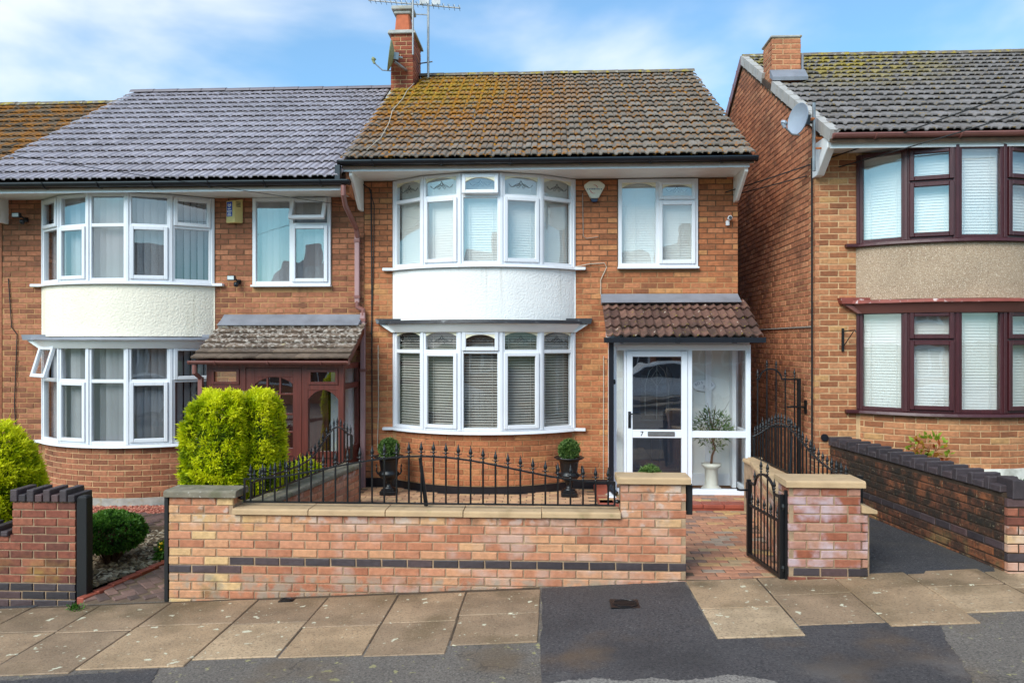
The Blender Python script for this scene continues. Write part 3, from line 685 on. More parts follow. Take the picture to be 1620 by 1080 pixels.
# paving flags: (x left, x right, [y joints from the wall outwards])
FL = []
bx = [-5.35, -4.62, -3.98, -3.34, -2.55, -1.93, -1.31, -.72, -.075]
yj = [[6.68,6.1,5.5],[6.66,6.05,5.35],[6.66,6.0,5.2],[6.66,6.08,5.26],[6.64,6.05,5.36],[6.64,5.92,5.34],[6.64,5.95,5.32],[6.63,6.05,5.46]]
for i, j in enumerate(yj):
    for a, b in zip(j, j[1:]): FL.append((bx[i], bx[i+1], b, a))
bx = [1.16, 1.77, 2.39, 3.0, 3.62, 4.24, 4.86]
yj = [[6.70,6.0,5.41],[6.70,6.24,5.6],[6.70,5.52],[6.72,6.3,5.72],[6.72,6.2,5.6],[6.72,6.0,5.4]]
for i, j in enumerate(yj):
    for a, b in zip(j, j[1:]): FL.append((bx[i], bx[i+1], b, a))
for k, (x0, x1, y0, y1) in enumerate(FL):
    m = MB(); gp = RND.uniform(.005, .009); m.tone = RND.random()
    e = [RND.uniform(-.003, .003) for _ in range(4)]; q = [RND.uniform(-.006, .006) for _ in range(4)]
    c = [(x0+gp+q[0],y0+gp),(x1-gp+q[1],y0+gp+q[2]),(x1-gp,y1-gp),(x0+gp,y1-gp+q[3])]
    m.hexa([(x, y, gz(x)-.05) for x, y in c], [(x, y, gz(x)+.001+e[i]) for i, (x, y) in enumerate(c)])
    m.build('flagstone', 'flag', pave, bevel=.005)
def wob(pts, n=7, a=.02):
    o = []
    for i in range(len(pts)):
        p, q = Vector(pts[i]), Vector(pts[(i+1) % len(pts)])
        for k in range(n):
            v = p.lerp(q, k/n); o.append((v.x+RND.uniform(-a, a)*(k > 0), v.y+RND.uniform(-a, a)*(k > 0)))
    return o
def patch(name, mat, poly, dz, a=.012, n=14):
    m = MB(); sheet(m, wob(poly, n, a), dz); return m.build(name, mat, pave)
patch('asphalt_patch', 'asphalt_new', [(-.07,6.66),(1.155,6.69),(1.155,5.40),(1.77,5.40),(1.78,5.59),(2.39,5.59),(2.39,5.51),(2.72,5.51),(2.62,5.25),(2.55,4.9),(2.35,4.3),(2.2,3.5),(-.05,3.5)], -.003)
patch('asphalt_patch', 'asphalt_new', [(-3.15,5.19),(-2.72,5.24),(-2.55,4.7),(-2.35,4.1),(-3.6,3.6),(-5.2,4.2),(-4.4,5.05)], -.003, .014)
patch('asphalt_patch', 'asphalt_drive', [(-7.5,6.7),(-4.62,6.75),(-4.66,6.45),(-5.35,5.8),(-7.5,5.3)], -.0025, .014)
patch('asphalt_patch', 'asphalt_worn', [(.02,4.80),(.12,4.84),(.3,4.85),(.5,4.79),(.62,4.83),(.8,4.78),(.98,4.80),(1.1,4.84),(1.22,4.80),(1.36,4.72),(1.5,4.5),(.9,4.3),(.0,4.4)], -.001, .014, 9)
for q in ([(-5.3,5.56),(-.09,5.56),(-.09,6.70),(-5.3,6.70)], [(1.17,5.76),(4.8,5.76),(4.8,6.715),(1.17,6.715)]):
    m = MB(); sheet(m, q, -.0055); m.build('joint_bed', 'soil', pave)
# iron covers
def cover(x, y, w, d, label):
    t = thing('drain_cover', label, 'drain cover', (x, y, gz(x)))
    m = MB(); ring(m, 0, 0, 0, 0, 0, 0, 0) if False else None
    m.box(x-w/2, x+w/2, y-d/2, y+d/2, gz(x)-.02, gz(x)+.003); m.build('frame', 'black_iron', t)
    n = 6
    for i in range(n):
        b = MB(); yy = y-d*.4+d*.8*i/(n-1); hw = w*.36*math.sqrt(max(.1, 1-((i-(n-1)/2)/(n/2))**2)); b.box(x-hw, x+hw, yy-d*.04, yy+d*.04, gz(x)+.002, gz(x)+.007); b.build('rib', 'black_iron', t)
    b = MB(); b.tube([(x+w*.4*math.cos(a*PI/10), y+d*.42*math.sin(a*PI/10), gz(x)+.004) for a in range(21)], .006, 5); b.build('rim', 'black_iron', t)
cover(.60, 6.18, .24, .2, 'square black iron drain cover set in the dark asphalt patch')
cover(-2.28, 6.6, .13, .1, 'tiny black vent cover in the flagstones at the wall foot')
# ================================================================== main house
SP5 = lambda lo, up, tilts=(0,)*5: [(lo[i], up[i], tilts[i], True) for i in range(5)]
house = thing('terraced_house', 'end terrace brick house with mossy tiled roof and white bowed windows', 'house', (0, D, .05))
hb = Budget('brick', 300); tb = Budget('tile', 300)
X0, X1 = -2.6, 2.57
fw = shell(house, X0, X1, D, 16.5, -.1, 4.36, [(-2.15,.31,.45,2.36),(-2.15,.31,3.06,4.34),(.95,2.01,3.10,4.33)], 'mortar')
def cuts_main(a, b):
    c = [(-2.20, .345)]
    if b > 3.085: c.append((.925, 2.035))
    if a < 2.62: c.append((.86, 2.6))
    return minus(X0+.004, X1, c)
lay(hb, fw, lambda s: (s, D, 0), .06, 57, cuts_main, 'brick_main')
side = MB(); side.box(X1-.22, X1-.004, D+.003, 16.5, -.1, 4.3); side.prism([(D+.02,4.3),(17.4,4.3),(17.4,4.6),(14.15,6.85),(10.4,4.55)], X1-.15, X1-.01, 'x'); side.build('side_wall', 'brick_side', house)
NEAR = [['fixed','sash','fixed','sash','fixed'], ['fixed','fixed','sash','fixed','fixed']]
Bm = bay(house, hb, -2.15, .31, D, .5, .16, .91, 2.27, 2.385, 2.39, 3.125, 4.335, 'brick_main', 'mortar', 'render_white', 'white_plastic_aged', 'glass_dark', 'glass',
    SP5(*NEAR), SP5(NEAR[0], NEAR[1], (0,0,.10,0,0)), 1.965, 4.03, ('open', 'blind_grey'), ('shut', 'blind_white'), 'lead_black', 'white_plastic', arch=.055, mot=True, bead='cream_bead', plinth=.175,
    names=('lower white bowed window with grey slatted blinds', 'upper white bowed window with closed white blinds'))
for e, x in ((-1, X0), (1, .9)):
    pl = MB(); a, b = (X0, -2.15) if e < 0 else (.31, .84); pl.box(a, b, D-.024, D+.02, .02, .195); pl.build('plinth', 'black_plastic', house)
wv = MB(); wv.box(.95, 2.01, D+.10, D+.14, 3.09, 3.13); wv = wv.build('window', 'white_plastic', house)
flat_window(wv, .94, 2.025, D-.012, 3.125, 4.33, 1.477, 4.03, 'white_plastic', 'glass', 'fixed', 'sash', 'sash', bl=('shut', 'blind_white'), arch=.07, mot=True, bead='cream_bead')
# roof
EY, EZ, RY, RZ = 9.97, 4.46, 14.15, 6.96
dk = MB(); roof_deck(dk, -2.72, 2.60, EY, EZ, RY, RZ); roof = dk.build('roof', 'mortar_dark', house)
CH = (-2.80, -2.40, 13.45, 14.25)
roof_tiles(tb, roof, -2.73, 2.61, EY-.03, EZ, RY, RZ, 27, 16, 'tile_moss', hole=lambda x, y: x < CH[1]+.02 and y > 13.25)
ridge(roof, -2.40, 2.61, RY, RZ+.02, 'ridge_old')
# moss clumps, thick round the chimney, thinner in the side channels of the tiles
mm = MB(); rr = random.Random(3); pit = math.atan2(RZ-EZ, RY-EY)
w27 = 5.34/27
for k in range(16000):
    c = rr.randrange(27); row = rr.random()*16; f = row/16; r0 = math.floor(row)
    x = -2.73+(c+rr.choice((.0,.0,.02,.95,1.0,.6,.3, rr.random())))*w27; y = EY+(RY-EY)*f; z = EZ+(RZ-EZ)*f
    d = math.hypot(x+2.0, (f-.78)*5.2*.8); dens = .95*math.exp(-(d/1.35)**2)+.30*math.exp(-((x+1.6)/1.6)**2)*(1-f*.4)+.14
    dens *= .35+1.3*max(0, mnoise.noise(Vector((x*1.6, f*6, 3.1)))+.35)
    if rr.random() > dens or x < -2.7 or (x < CH[1] and f > .8): continue
    if rr.random() < .45: row = r0+rr.uniform(-.02,.1); f = max(.0, row/16); y = EY+(RY-EY)*f; z = EZ+(RZ-EZ)*f
    s = rr.uniform(.014, .036)+.016*max(0, 1-d/1.4); mm.tone = rr.random()*.6+.5*max(0, 1-d/1.6)*rr.random(); zz = z+.034
    vs = [(s*a*rr.uniform(.7,1.3), s*b*rr.uniform(.7,1.3), s*cz*.55) for a, b, cz in ((1,0,0),(.3,.95,0),(-.8,.6,0),(-.8,-.6,0),(.3,-.95,0),(0,0,1))]
    T = tr(x, y, zz) @ rot('X', pit); mm.T = T
    mm.add(vs, [(0,1,5),(1,2,5),(2,3,5),(3,4,5),(4,0,5)])
mm.T = Matrix(); mm.build('moss_clumps', 'moss', roof, kind='stuff')
tb.flush()
# eaves
e = MB(); e.box(-2.72, 2.56, EY+.06, EY+.085, 4.335, 4.45); e.build('fascia', 'white_plastic', house)
e = MB(); e.box(-2.66, 2.55, EY+.086, D-.012, 4.345, 4.365); e.build('soffit', 'soffit_white', house)
gutter(house, -2.76, 2.63, EY-.005, 4.455, 'black_plastic')
eave_bracket(house, 2.53, EY+.1, D-.012, 4.34, drop=.34); eave_bracket(house, -2.63, EY+.1, D-.012, 4.34, drop=.42)
gs = MB(); gs.box(-2.70, -2.655, EY+.12, D+.1, 4.05, 4.335); gs.build('step_wall', 'brick_main', house)
# chimney
cz0, cz1 = 6.35, 7.50
ch = MB(); ch.box(CH[0]+.008, CH[1]-.008, CH[2]+.008, CH[3]-.008, cz0, cz1); chim = ch.build('chimney', 'mortar_pale', house)
cb = Budget('brick', 120)
lay(cb, chim, lambda s: (s, CH[2]+.006, 0), 6.48, 14, lambda a, b: [(CH[0]+.002, CH[1]-.002)], 'brick_chimney', ln=.19)
lay(cb, chim, lambda s: (CH[1]-.006, s, PI/2), 6.48, 14, lambda a, b: [(CH[2]+.012, CH[3])], 'brick_chimney')
cb.flush()
m = MB(); m.hexa([(CH[0]-.05,CH[2]-.05,cz1),(CH[1]+.05,CH[2]-.05,cz1),(CH[1]+.05,CH[3]+.05,cz1),(CH[0]-.05,CH[3]+.05,cz1)], [(CH[0]-.03,CH[2]-.03,cz1+.07),(CH[1]+.03,CH[2]-.03,cz1+.07),(CH[1]+.03,CH[3]+.03,cz1+.07),(CH[0]-.03,CH[3]+.03,cz1+.07)]); m.build('chimney_cap', 'cement', chim, bevel=.01)
m = MB(); m.hexa([(-2.74,13.5,cz1+.06),(-2.46,13.5,cz1+.06),(-2.46,13.78,cz1+.06),(-2.74,13.78,cz1+.06)], [(-2.715,13.52,cz1+.40),(-2.485,13.52,cz1+.40),(-2.485,13.76,cz1+.40),(-2.715,13.76,cz1+.40)]); m.build('chimney_pot', 'terracotta', chim, bevel=.02)
m = MB(); m.box(-2.75, -2.45, 13.49, 13.79, cz1+.38, cz1+.44); m.box(-2.79, -2.41, 13.45, 13.83, cz1+.44, cz1+.51); m.build('pot_cowl', 'cement', chim, bevel=.012)
m = MB(); m.hexa([(CH[0]-.06,CH[2]-.16,6.33),(CH[1]+.16,CH[2]-.16,6.33),(CH[1]+.16,CH[3],6.5),(CH[0]-.06,CH[3],6.5)], [(CH[0]-.02,CH[2]-.012,6.50),(CH[1]+.02,CH[2]-.012,6.50),(CH[1]+.03,CH[3],6.95),(CH[0]-.02,CH[3],6.95)])
for v in m.v: v.z += .02*mnoise.noise(v*5)
m.build('chimney_flashing', 'cement', chim)
hb.flush()

# ---- porch
PY = 10.03; px0, px1 = .80, 2.567; pz = .135
pf = MB(); pf.box(px0-.06, px1+.02, 9.42, D+.1, -.1, pz-.03); porch = pf.build('porch', 'joint_sand', house); porch['label'] = 'white glazed porch with red tiled lean-to roof'
wb = MB(); wb.box(.86, 2.56, D-.01, D+.06, pz, 2.55); wb.build('inner_wall', 'inner_wall', porch)
fr = MB(); fw_ = .055
fr.box(px0, px0+.06, PY-.03, PY+.04, pz, 2.06); fr.box(px1-.06, px1, PY-.03, PY+.04, pz, 2.06)
fr.box(px0+.06, px1-.06, PY-.028, PY+.038, 1.985, 2.058); fr.box(1.765, 1.825, PY-.029, PY+.039, pz+.07, 1.985)
fr.box(px0+.06, px1-.06, PY-.045, PY+.038, pz, pz+.07); fr.box(1.825, px1-.06, PY-.026, PY+.034, .865, .95)
fr.box(.955, .985, PY-.028, PY+.036, pz+.07, 1.985)
for x in (px0, px1-.05):
    fr.box(x+.003, x+.047, PY+.04, D, pz, pz+.07); fr.box(x+.003, x+.047, PY+.04, D, 1.985, 2.056); fr.box(x+.003, x+.047, PY+.04, D, .87, .95)
    fr.box(x+.002, x+.048, D-.05, D, pz+.07, 1.985)
fr.box(px0, px1, PY+.03, D, 2.058, 2.10)
fr.build('frame', 'white_alu', porch, bevel=.004)
def pane(parent, x0, x1, y, z0, z1, g='glass_porch', yth=.006):
    m = MB(); m.box(x0, x1, y, y+yth, z0, z1); return m.build('pane', g, parent)
pane(porch, .86, .955, PY, pz+.07, 1.985); pane(porch, 1.825, px1-.06, PY, .95, 1.985); pane(porch, 1.825, px1-.06, PY, pz+.07, .865)
for x in (px0+.02, px1-.03):
    for za, zb in ((pz+.07,.87),(.95,1.985)): m = MB(); m.box(x, x+.006, PY+.04, D-.05, za, zb); m.build('pane', 'glass_porch', porch)
# glazed outer door
dm = MB(); ring(dm, .988, 1.762, pz+.08, 1.98, .075, PY-.045, PY+.01); dm.box(1.063, 1.687, PY-.043, PY+.008, .862, .965); dm.build('door', 'white_alu', porch, bevel=.004)
pane(porch, 1.06, 1.69, PY-.02, .965, 1.91, 'glass_door'); pane(porch, 1.06, 1.69, PY-.02, pz+.15, .862, 'glass_porch')
m = MB(); m.box(1.255, 1.60, PY-.055, PY-.044, .885, .945); m.build('letterbox', 'chrome', porch, bevel=.004)
m = MB(); m.box(1.27, 1.585, PY-.06, PY-.056, .895, .925); m.build('letterbox_flap', 'steel', porch)
m = MB(); m.box(1.005, 1.04, PY-.056, PY-.046, .99, 1.2); m.tube([(1.022,PY-.055,1.17),(1.022,PY-.10,1.17),(1.10,PY-.10,1.175),(1.15,PY-.098,1.178)], .009, 6); m.build('door_handle', 'black_iron', porch)
text('house_number', '7', .085, tr(1.18, PY-.046, .913) @ rot('X', PI/2), 'black_print', porch)
m = MB(); m.lathe([(.0,-.004),(.022,-.004),(.022,.006),(.0,.006)], n=12); 
for v in m.v: v.xyz = (v.x*.7+.83, PY-.035-v.z, v.y*1.5+1.58)
m.build('door_bell', 'black_print', porch)
# front door of the house, seen through the porch glass
nd = MB(); nd.box(1.06, 1.86, D-.06, D-.012, pz, 2.02); nd.build('front_door', 'navy_door', porch)
nd = MB(); ring(nd, 1.0, 1.92, pz, 2.08, .058, D-.075, D-.011); nd.build('door_frame', 'white_plastic', porch)
for a, b in ((1.16,1.42),(1.50,1.76)):
    nd = MB(); ring(nd, a, b, .32, .78, .03, D-.075, D-.061); nd.build('door_panel', 'navy_door', porch)
nd = MB(); ring(nd, 1.22, 1.70, 1.0, 1.86, .025, D-.078, D-.062); arch_fill(nd, 1.245, 1.675, 1.835, .2, D-.076, D-.062); nd.build('door_light_bead', 'navy_door', porch)
pane(porch, 1.245, 1.675, D-.070, 1.02, 1.84, 'glass_dark')
nd = MB()
for pts in (((1.46,1.03),(1.46,1.8)), ((1.25,1.35),(1.67,1.35)), ((1.46,1.72),(1.54,1.6),(1.46,1.48),(1.38,1.6),(1.46,1.72)), ((1.30,1.1),(1.30,1.5),(1.36,1.7),(1.46,1.8),(1.56,1.7),(1.62,1.5),(1.62,1.1),(1.30,1.1))):
    nd.tube([(x, D-.078, z) for x, z in pts], .005, 5)
nd.build('leading', 'steel', porch)
nd = MB(); nd.box(2.12, 2.2, D-.06, D-.012, pz, 2.05); nd.box(2.45, 2.5, D-.2, D-.012, pz, 2.05); nd.box(1.93, 2.5, D-.035, D-.011, pz, pz+.16); nd.build('inner_trim', 'white_plastic', porch)
# porch roof
ptb = Budget('tile', 60)
dk = MB(); dk.prism([(9.84,2.125),(D,2.60),(D,2.50),(9.95,2.09)], px0-.06, px1+.07, 'x'); dk.build('roof_deck', 'white_alu', porch)
roof_tiles(ptb, porch, px0-.085, px1+.10, 9.78, 2.135, 10.66, 2.625, 9, 4, 'tile_porch', PROFROLL, .018); ptb.flush()
m = MB(); m.prism([(10.46,2.625),(10.62,2.715),(D-.012,2.755),(D-.006,2.64),(10.6,2.60)], px0-.1, px1+.0, 'x')
for v in m.v: v.z += .008*mnoise.noise(v*6)
m.build('porch_flashing', 'lead', porch)
gm = MB(); gm.prism([(9.70,2.085),(9.70,2.15),(9.715,2.15),(9.72,2.10),(9.80,2.10),(9.805,2.15),(9.82,2.15),(9.82,2.085)], px0-.12, px1+.11, 'x'); gm.box(px0-.12, px1+.11, 9.72, 9.80, 2.10, 2.13); gm.build('porch_gutter', 'black_plastic', porch)
for x in (.9, 1.6, 2.3): m = MB(); m.box(x-.018, x+.018, 9.69, 9.825, 2.078, 2.152); m.build('gutter_bracket', 'black_plastic', porch)
m = MB(); m.box(px0-.05, px0+.012, 9.86, 9.93, .28, 2.09); m.tube([(px0-.02,9.9,.30),(px0-.02,9.88,.22),(px0+.04,9.82,.17)], .036, 8); m.build('porch_downpipe', 'black_plastic', porch)
m = MB(); m.prism([(9.9,2.10),(D-.012,2.50),(D-.012,2.10)], px0-.03, px0+.0, 'x'); m.build('porch_cheek', 'white_alu', porch)
m = MB(); m.box(px0-.06, px0+.005, PY-.14, PY-.03, .05, .16); m.hexa([(px0-.09,9.72,.09),(px0+.05,9.72,.09),(px0+.05,9.98,.09),(px0-.09,9.98,.09)], [(px0-.06,9.76,.15),(px0+.03,9.76,.15),(px0+.03,9.98,.16),(px0-.06,9.98,.16)]); m.build('drain_surround', 'white_alu', porch)
# red tiled step
for i in range(8):
    m = MB(); a = px0-.2+i*.25; m.box(a+.003, a+.247, 9.40, 9.62, pz-.05, pz+.0); m.build('step_tile', 'quarry_red', porch, bevel=.008)
m = MB(); m.box(px0-.2, px0+1.8, 9.415, 9.7, -.1, pz-.051); m.build('step_riser', 'quarry_red', porch)
pb = Budget('paver', 60)
def paver_unit(mat, w=.2, d=.1, th=.05):
    key = ('pv', mat, w, d)
    if key in UNIT: return UNIT[key]
    res = []; r2 = random.Random(9)
    for k in range(24):
        m = MB(); m.tone = (k+.5)/24; x, y = w/2-.0035, d/2-.0035; c = .006
        j = lambda: r2.uniform(-.0015, .0015)
        lo = [(sx*x, sy*y, -th) for sx, sy in ((-1,-1),(1,-1),(1,1),(-1,1))]; mi = [(sx*x+j(), sy*y+j(), -c) for sx, sy in ((-1,-1),(1,-1),(1,1),(-1,1))]
        up = [(sx*(x-c)+j(), sy*(y-c)+j(), j()) for sx, sy in ((-1,-1),(1,-1),(1,1),(-1,1))]
        fs = [(8,9,10,11)]
        for i in range(4): i2 = (i+1)%4; fs += [(i,i2,4+i2,4+i),(4+i,4+i2,8+i2,8+i)]
        m.add(lo+mi+up, fs); res.append(m.mesh('paver', mat))
    UNIT[key] = res; return res
for r in range(4):
    for c in range(10):
        x = px0-.1+c*.2+(r%2)*.1
        if x > px1-.1: continue
        pb.add(paver_unit('paver')[RND.randrange(24)], tr(x, 9.67+r*.1, pz+.001), porch)
pb.flush()

# ================================================================== left house
XL0, XL1 = -7.85, -2.606
lh = thing('terraced_house', 'mid terrace house with clean grey tiled roof and cream panel between bays', 'house', (-5.2, D, -.1))
lb = Budget('brick', 300); lt = Budget('tile', 300)
fwl = shell(lh, XL0, XL1, D, 16.5, -.3, 4.15, [(-7.22,-4.78,.2,2.14),(-7.22,-4.78,2.86,4.12),(-4.17,-3.08,2.86,4.13),(-4.3,-2.8,-.05,1.8)], 'mortar')
def cuts_left(a, b):
    c = [(-7.27, -4.735)]
    if b > 2.85: c.append((-4.2, -3.055))
    if a < 2.36: c.append((-4.42, -2.72))
    return minus(XL0, XL1, c)
lay(lb, fwl, lambda s: (s, D, 0), -.20, 58, cuts_left, 'brick_left', off=1)
FR = [['sash','sash','fixed','sash','fixed'], ['sash','fixed','fixed','fixed','sash']]
bay(lh, lb, -7.22, -4.78, D, .5, -.02, .70, 2.05, 2.165, 2.17, 2.92, 4.115, 'brick_left', 'mortar_pale', 'render_cream', 'white_plastic_aged', 'glass_dark', 'glass',
    SP5(['fixed','sash','fixed','sash','fixed'], FR[1], (.28,0,0,0,0)), SP5(['fixed','sash','fixed','sash','fixed'], FR[1]), 1.56, 3.68, ('vertical', 'blind_vertical'), ('vertical', 'blind_vertical'), 'lead', 'white_plastic', plinth=None,
    names=('lower white bay window with one top light tilted open', 'upper white bay window with vertical blinds'))
wl = MB(); wl.box(-4.17, -3.08, D+.10, D+.14, 2.87, 2.91); wl = wl.build('window', 'white_plastic', lh)
flat_window(wl, -4.185, -3.07, D-.012, 2.895, 4.12, -3.629, 3.74, 'white_plastic', 'glass', 'fixed', 'sash', 'sash', tilt=.42, bl=('vertical', 'blind_vertical'))
LZ, LRZ = 4.22, 6.75
dk = MB(); roof_deck(dk, XL0, -2.745, EY, LZ, RY, LRZ); lroof = dk.build('roof', 'mortar_dark', lh)
roof_tiles(lt, lroof, XL0-.02, -2.75, EY-.03, LZ, RY, LRZ, 26, 16, 'tile_new', hole=lambda x, y: x > CH[0]-.1 and y > 13.4)
ridge(lroof, XL0, -2.82, RY, LRZ+.02, 'ridge_new'); lt.flush()
e = MB(); e.box(XL0, -2.73, EY+.06, EY+.085, 4.09, 4.205); e.build('fascia', 'white_plastic', lh)
e = MB(); e.box(XL0, -2.70, EY+.086, D-.012, 4.125, 4.145); e.build('soffit', 'soffit_white', lh)
gutter(lh, XL0, -2.62, EY-.005, 4.205, 'black_plastic', bracket_gap=.8)
eave_bracket(lh, -7.78, EY+.1, D-.012, 4.12, drop=.34)
# downpipe shared at the party line
m = MB(); m.box(-2.80, -2.735, EY-.05, EY+.05, 4.18, 4.40); m.build('gutter_outlet', 'black_plastic', lh)
m = MB(); m.tube([(-2.70,EY,4.14),(-2.70,EY,4.02),(-2.705,EY+.12,3.90),(-2.68,10.56,3.66),(-2.675,10.62,3.55)], .034, 8); m.build('swan_neck', 'brown_plastic', lh)
m = MB(); m.box(-2.715, -2.65, 10.60, 10.665, 2.64, 3.60); m.build('downpipe', 'pink_plastic', lh, bevel=.006)
m = MB(); m.tube([(-2.682,10.632,2.66),(-2.682,10.632,2.58),(-2.60,10.632,2.54),(-2.60,10.632,2.46)], .035, 8); m.build('pipe_offset', 'brown_plastic', lh)
m = MB(); m.box(-2.635, -2.57, 10.60, 10.665, -.05, 2.50); m.build('downpipe', 'pink_plastic', lh, bevel=.006)
for z, x in ((3.5,-2.682),(2.72,-2.682),(2.4,-2.602),(1.7,-2.602)): m = MB(); m.box(x-.04, x+.04, 10.59, 10.69, z-.02, z+.02); m.build('pipe_clip', 'brown_plastic', lh)
# ---- left porch: dark stained timber
QY = 9.85; qx0, qx1 = -4.46, -2.655; qz = .02
pf = MB(); pf.box(qx0-.05, qx1+.03, 9.75, D+.02, -.3, qz); lporch = pf.build('porch', 'quarry_red', lh); lporch['label'] = 'dark timber glazed porch with lichen covered tiled roof'
f = MB()
def post(x0, x1, z0, z1, y0=QY-.035, y1=QY+.04): f.box(x0, x1, y0, y1, z0, z1)
for a, b in ((qx0,qx0+.07),(-4.02,-3.94),(-3.2,-3.12),(qx1-.07,qx1)): post(a, b, qz, 1.82)
for a, b in ((qx0+.07,-4.02),(-3.12,qx1-.07)):
    post(a, b, 1.74, 1.819); post(a, b, 1.475, 1.545); post(a, b, qz, qz+.1); post(a, b, .60, .68); post(a, b, qz+.1, .60, QY-.012, QY+.012)
    ring(f, a+.002, b-.002, 1.545, 1.74, .035, QY-.05, QY-.02)
    arch_fill(f, a, b, 1.475, .12, QY-.03, QY+.03)
post(-3.94, -3.2, 1.76, 1.819)
for y0, y1 in ((QY+.04, QY+.07), (D-.09, D-.02)): f.box(qx1-.066, qx1-.004, y0, y1, qz, 1.815)
for z0, z1 in ((1.74,1.815),(1.475,1.545),(.60,.68),(qz,qz+.1)): f.box(qx1-.064, qx1-.006, QY+.07, D-.09, z0, z1)
f.box(qx1-.045, qx1-.02, QY+.07, D-.09, qz+.1, .60)
f.build('frame', 'mahogany', lporch, bevel=.006)
for a, b in ((qx0+.07,-4.02),(-3.12,qx1-.07)):
    pane(lporch, a+.03, b-.03, QY, 1.58, 1.71, 'glass'); pane(lporch, a, b, QY, .68, 1.48, 'glass')
for z0, z1 in ((1.545,1.74),(.68,1.475)): m = MB(); m.box(qx1-.036, qx1-.03, QY+.07, D-.09, z0, z1); m.build('pane', 'glass', lporch)
d = MB(); ring(d, -3.935, -3.205, qz, 1.757, .115, QY-.03, QY+.02); d.box(-3.82, -3.32, QY-.028, QY+.018, .62, .72); d.box(-3.82, -3.32, QY-.01, QY+.012, qz+.115, .62)
arch_fill(d, -3.82, -3.32, 1.642, .09, QY-.027, QY+.018)
for x in (-3.66, -3.49): d.box(x-.012, x+.012, QY-.022, QY+.012, .72, 1.63)
for z in (.93, 1.16, 1.42): d.box(-3.82, -3.32, QY-.0215, QY+.0115, z-.011, z+.011)
d.build('door', 'mahogany', lporch, bevel=.005)
pane(lporch, -3.822, -3.318, QY-.002, .72, 1.64, 'glass')
m = MB(); m.box(-3.72, -3.42, QY-.042, QY-.031, .635, .70); m.build('letterbox', 'black_iron', lporch, bevel=.003)
wb = MB(); wb.box(-3.06, -2.68, D-.05, D-.012, qz, 1.79); wb.build('inner_door', 'white_plastic', lporch); wb = MB(); wb.box(-4.42, -3.10, D-.03, D-.012, qz, 1.8); wb.build('inner_wall', 'mahogany', lporch)
dk = MB(); dk.prism([(9.72,1.86),(D,2.36),(D,2.26),(9.82,1.82)], qx0-.10, qx1+.08, 'x'); dk.build('roof_deck', 'mahogany', lporch)
qb = Budget('tile', 100); roof_tiles(qb, lporch, qx0-.14, qx1+.10, 9.68, 1.865, 10.62, 2.34, 12, 7, 'tile_brown', PROFPLAIN, .022); qb.flush()
m = MB(); m.prism([(10.44,2.325),(10.58,2.40),(D-.012,2.48),(D-.006,2.36),(10.56,2.30)], qx0-.14, qx1+.03, 'x'); m.build('porch_flashing', 'lead', lporch)
gutter(lporch, qx0-.15, qx1+.10, 9.66, 1.85, 'brown_plastic', r=.042, bracket_gap=.8)
m = MB(); m.tube([(qx0-.09,9.67,1.80),(qx0-.09,9.67,1.70),(qx0-.055,9.78,1.62)], .03, 8); m.box(qx0-.085, qx0-.03, 9.75, 9.81, .0, 1.64); m.build('porch_downpipe', 'brown_plastic', lporch)
m = MB()
for k in range(9):
    z = .85+k*.07; m.tube([(-3.98+.03*math.cos(a*PI/5), 9.79, z+.05*math.sin(a*PI/5)) for a in range(11)], .006, 5)
m.build('wire_ornament', 'chrome', lporch)
m = MB(); B = bow(-7.22, -4.78, D, .5); m.arc(B[0], B[1], B[2]-.1, B[2]+.02, -B[3], B[3], -.3, -.03, 24); m.build('plinth', 'cement', lh)
lb.flush()

# ================================================================== house at the far left: only its roof shows
fh = thing('terraced_house', 'far left house of which mostly its mossy brown roof shows', 'house', (-10.4, D, -.3))
m = MB(); m.box(-13.0, XL0-.012, D, 16.5, -.6, 3.9); m.build('front_wall', 'brick_left', fh)
dk = MB(); roof_deck(dk, -13.1, XL0-.02, EY, 4.02, RY, 6.55); fr_ = dk.build('roof', 'mortar_dark', fh)
ft_ = Budget('tile', 120); roof_tiles(ft_, fr_, -13.1, XL0-.03, EY-.03, 4.02, RY, 6.55, 26, 16, 'tile_far'); ft_.flush()
ridge(fr_, -13.1, XL0-.03, RY, 6.57, 'ridge_old')
e = MB(); e.box(-13, XL0-.03, EY+.06, D-.01, 3.92, 3.95); e.build('soffit', 'soffit_white', fh)
gutter(fh, -13.1, XL0-.05, EY-.005, 4.0, 'black_plastic')
m = MB(); m.box(-9.6, -7.93, D-.06, D+.06, .3, 1.9); m.build('window', 'white_plastic', fh)

# ================================================================== right house
RX, RD = 3.242, 9.6
rh = thing('detached_house', 'brick house at the right with rosewood bow windows and pebbledash panel', 'house', (6, RD, .3))
rb = Budget('brick', 300); rt = Budget('tile', 300)
fwr = shell(rh, RX, 9.0, RD, 16.5, .1, 4.42, [(3.80,6.06,.8,2.52),(3.80,6.06,3.2,4.40)], 'mortar_pale')
lay(rb, fwr, lambda s: (s, RD, 0), .12, 57, lambda a, b: minus(RX-.006, 6.9, [(3.73, 6.13)]), 'brick_right')
SPR = [('fixed','fixed',0,False),('sash','sash',0,True),('fixed','fixed',0,False),('sash','sash',0,True),('fixed','fixed',0,False)]
bay(rh, rb, 3.77, 6.10, RD, .5, .58, 1.275, 2.47, 2.595, 2.60, 3.285, 4.36, 'brick_right', 'mortar_pale', 'pebbledash', 'brown_plastic', 'glass', 'glass', SPR, SPR, 2.12, 3.96,
    ('shut', 'blind_white'), ('shut', 'blind_white'), 'lead_red', 'rosewood', names=('lower rosewood bow window', 'upper rosewood bow window'))
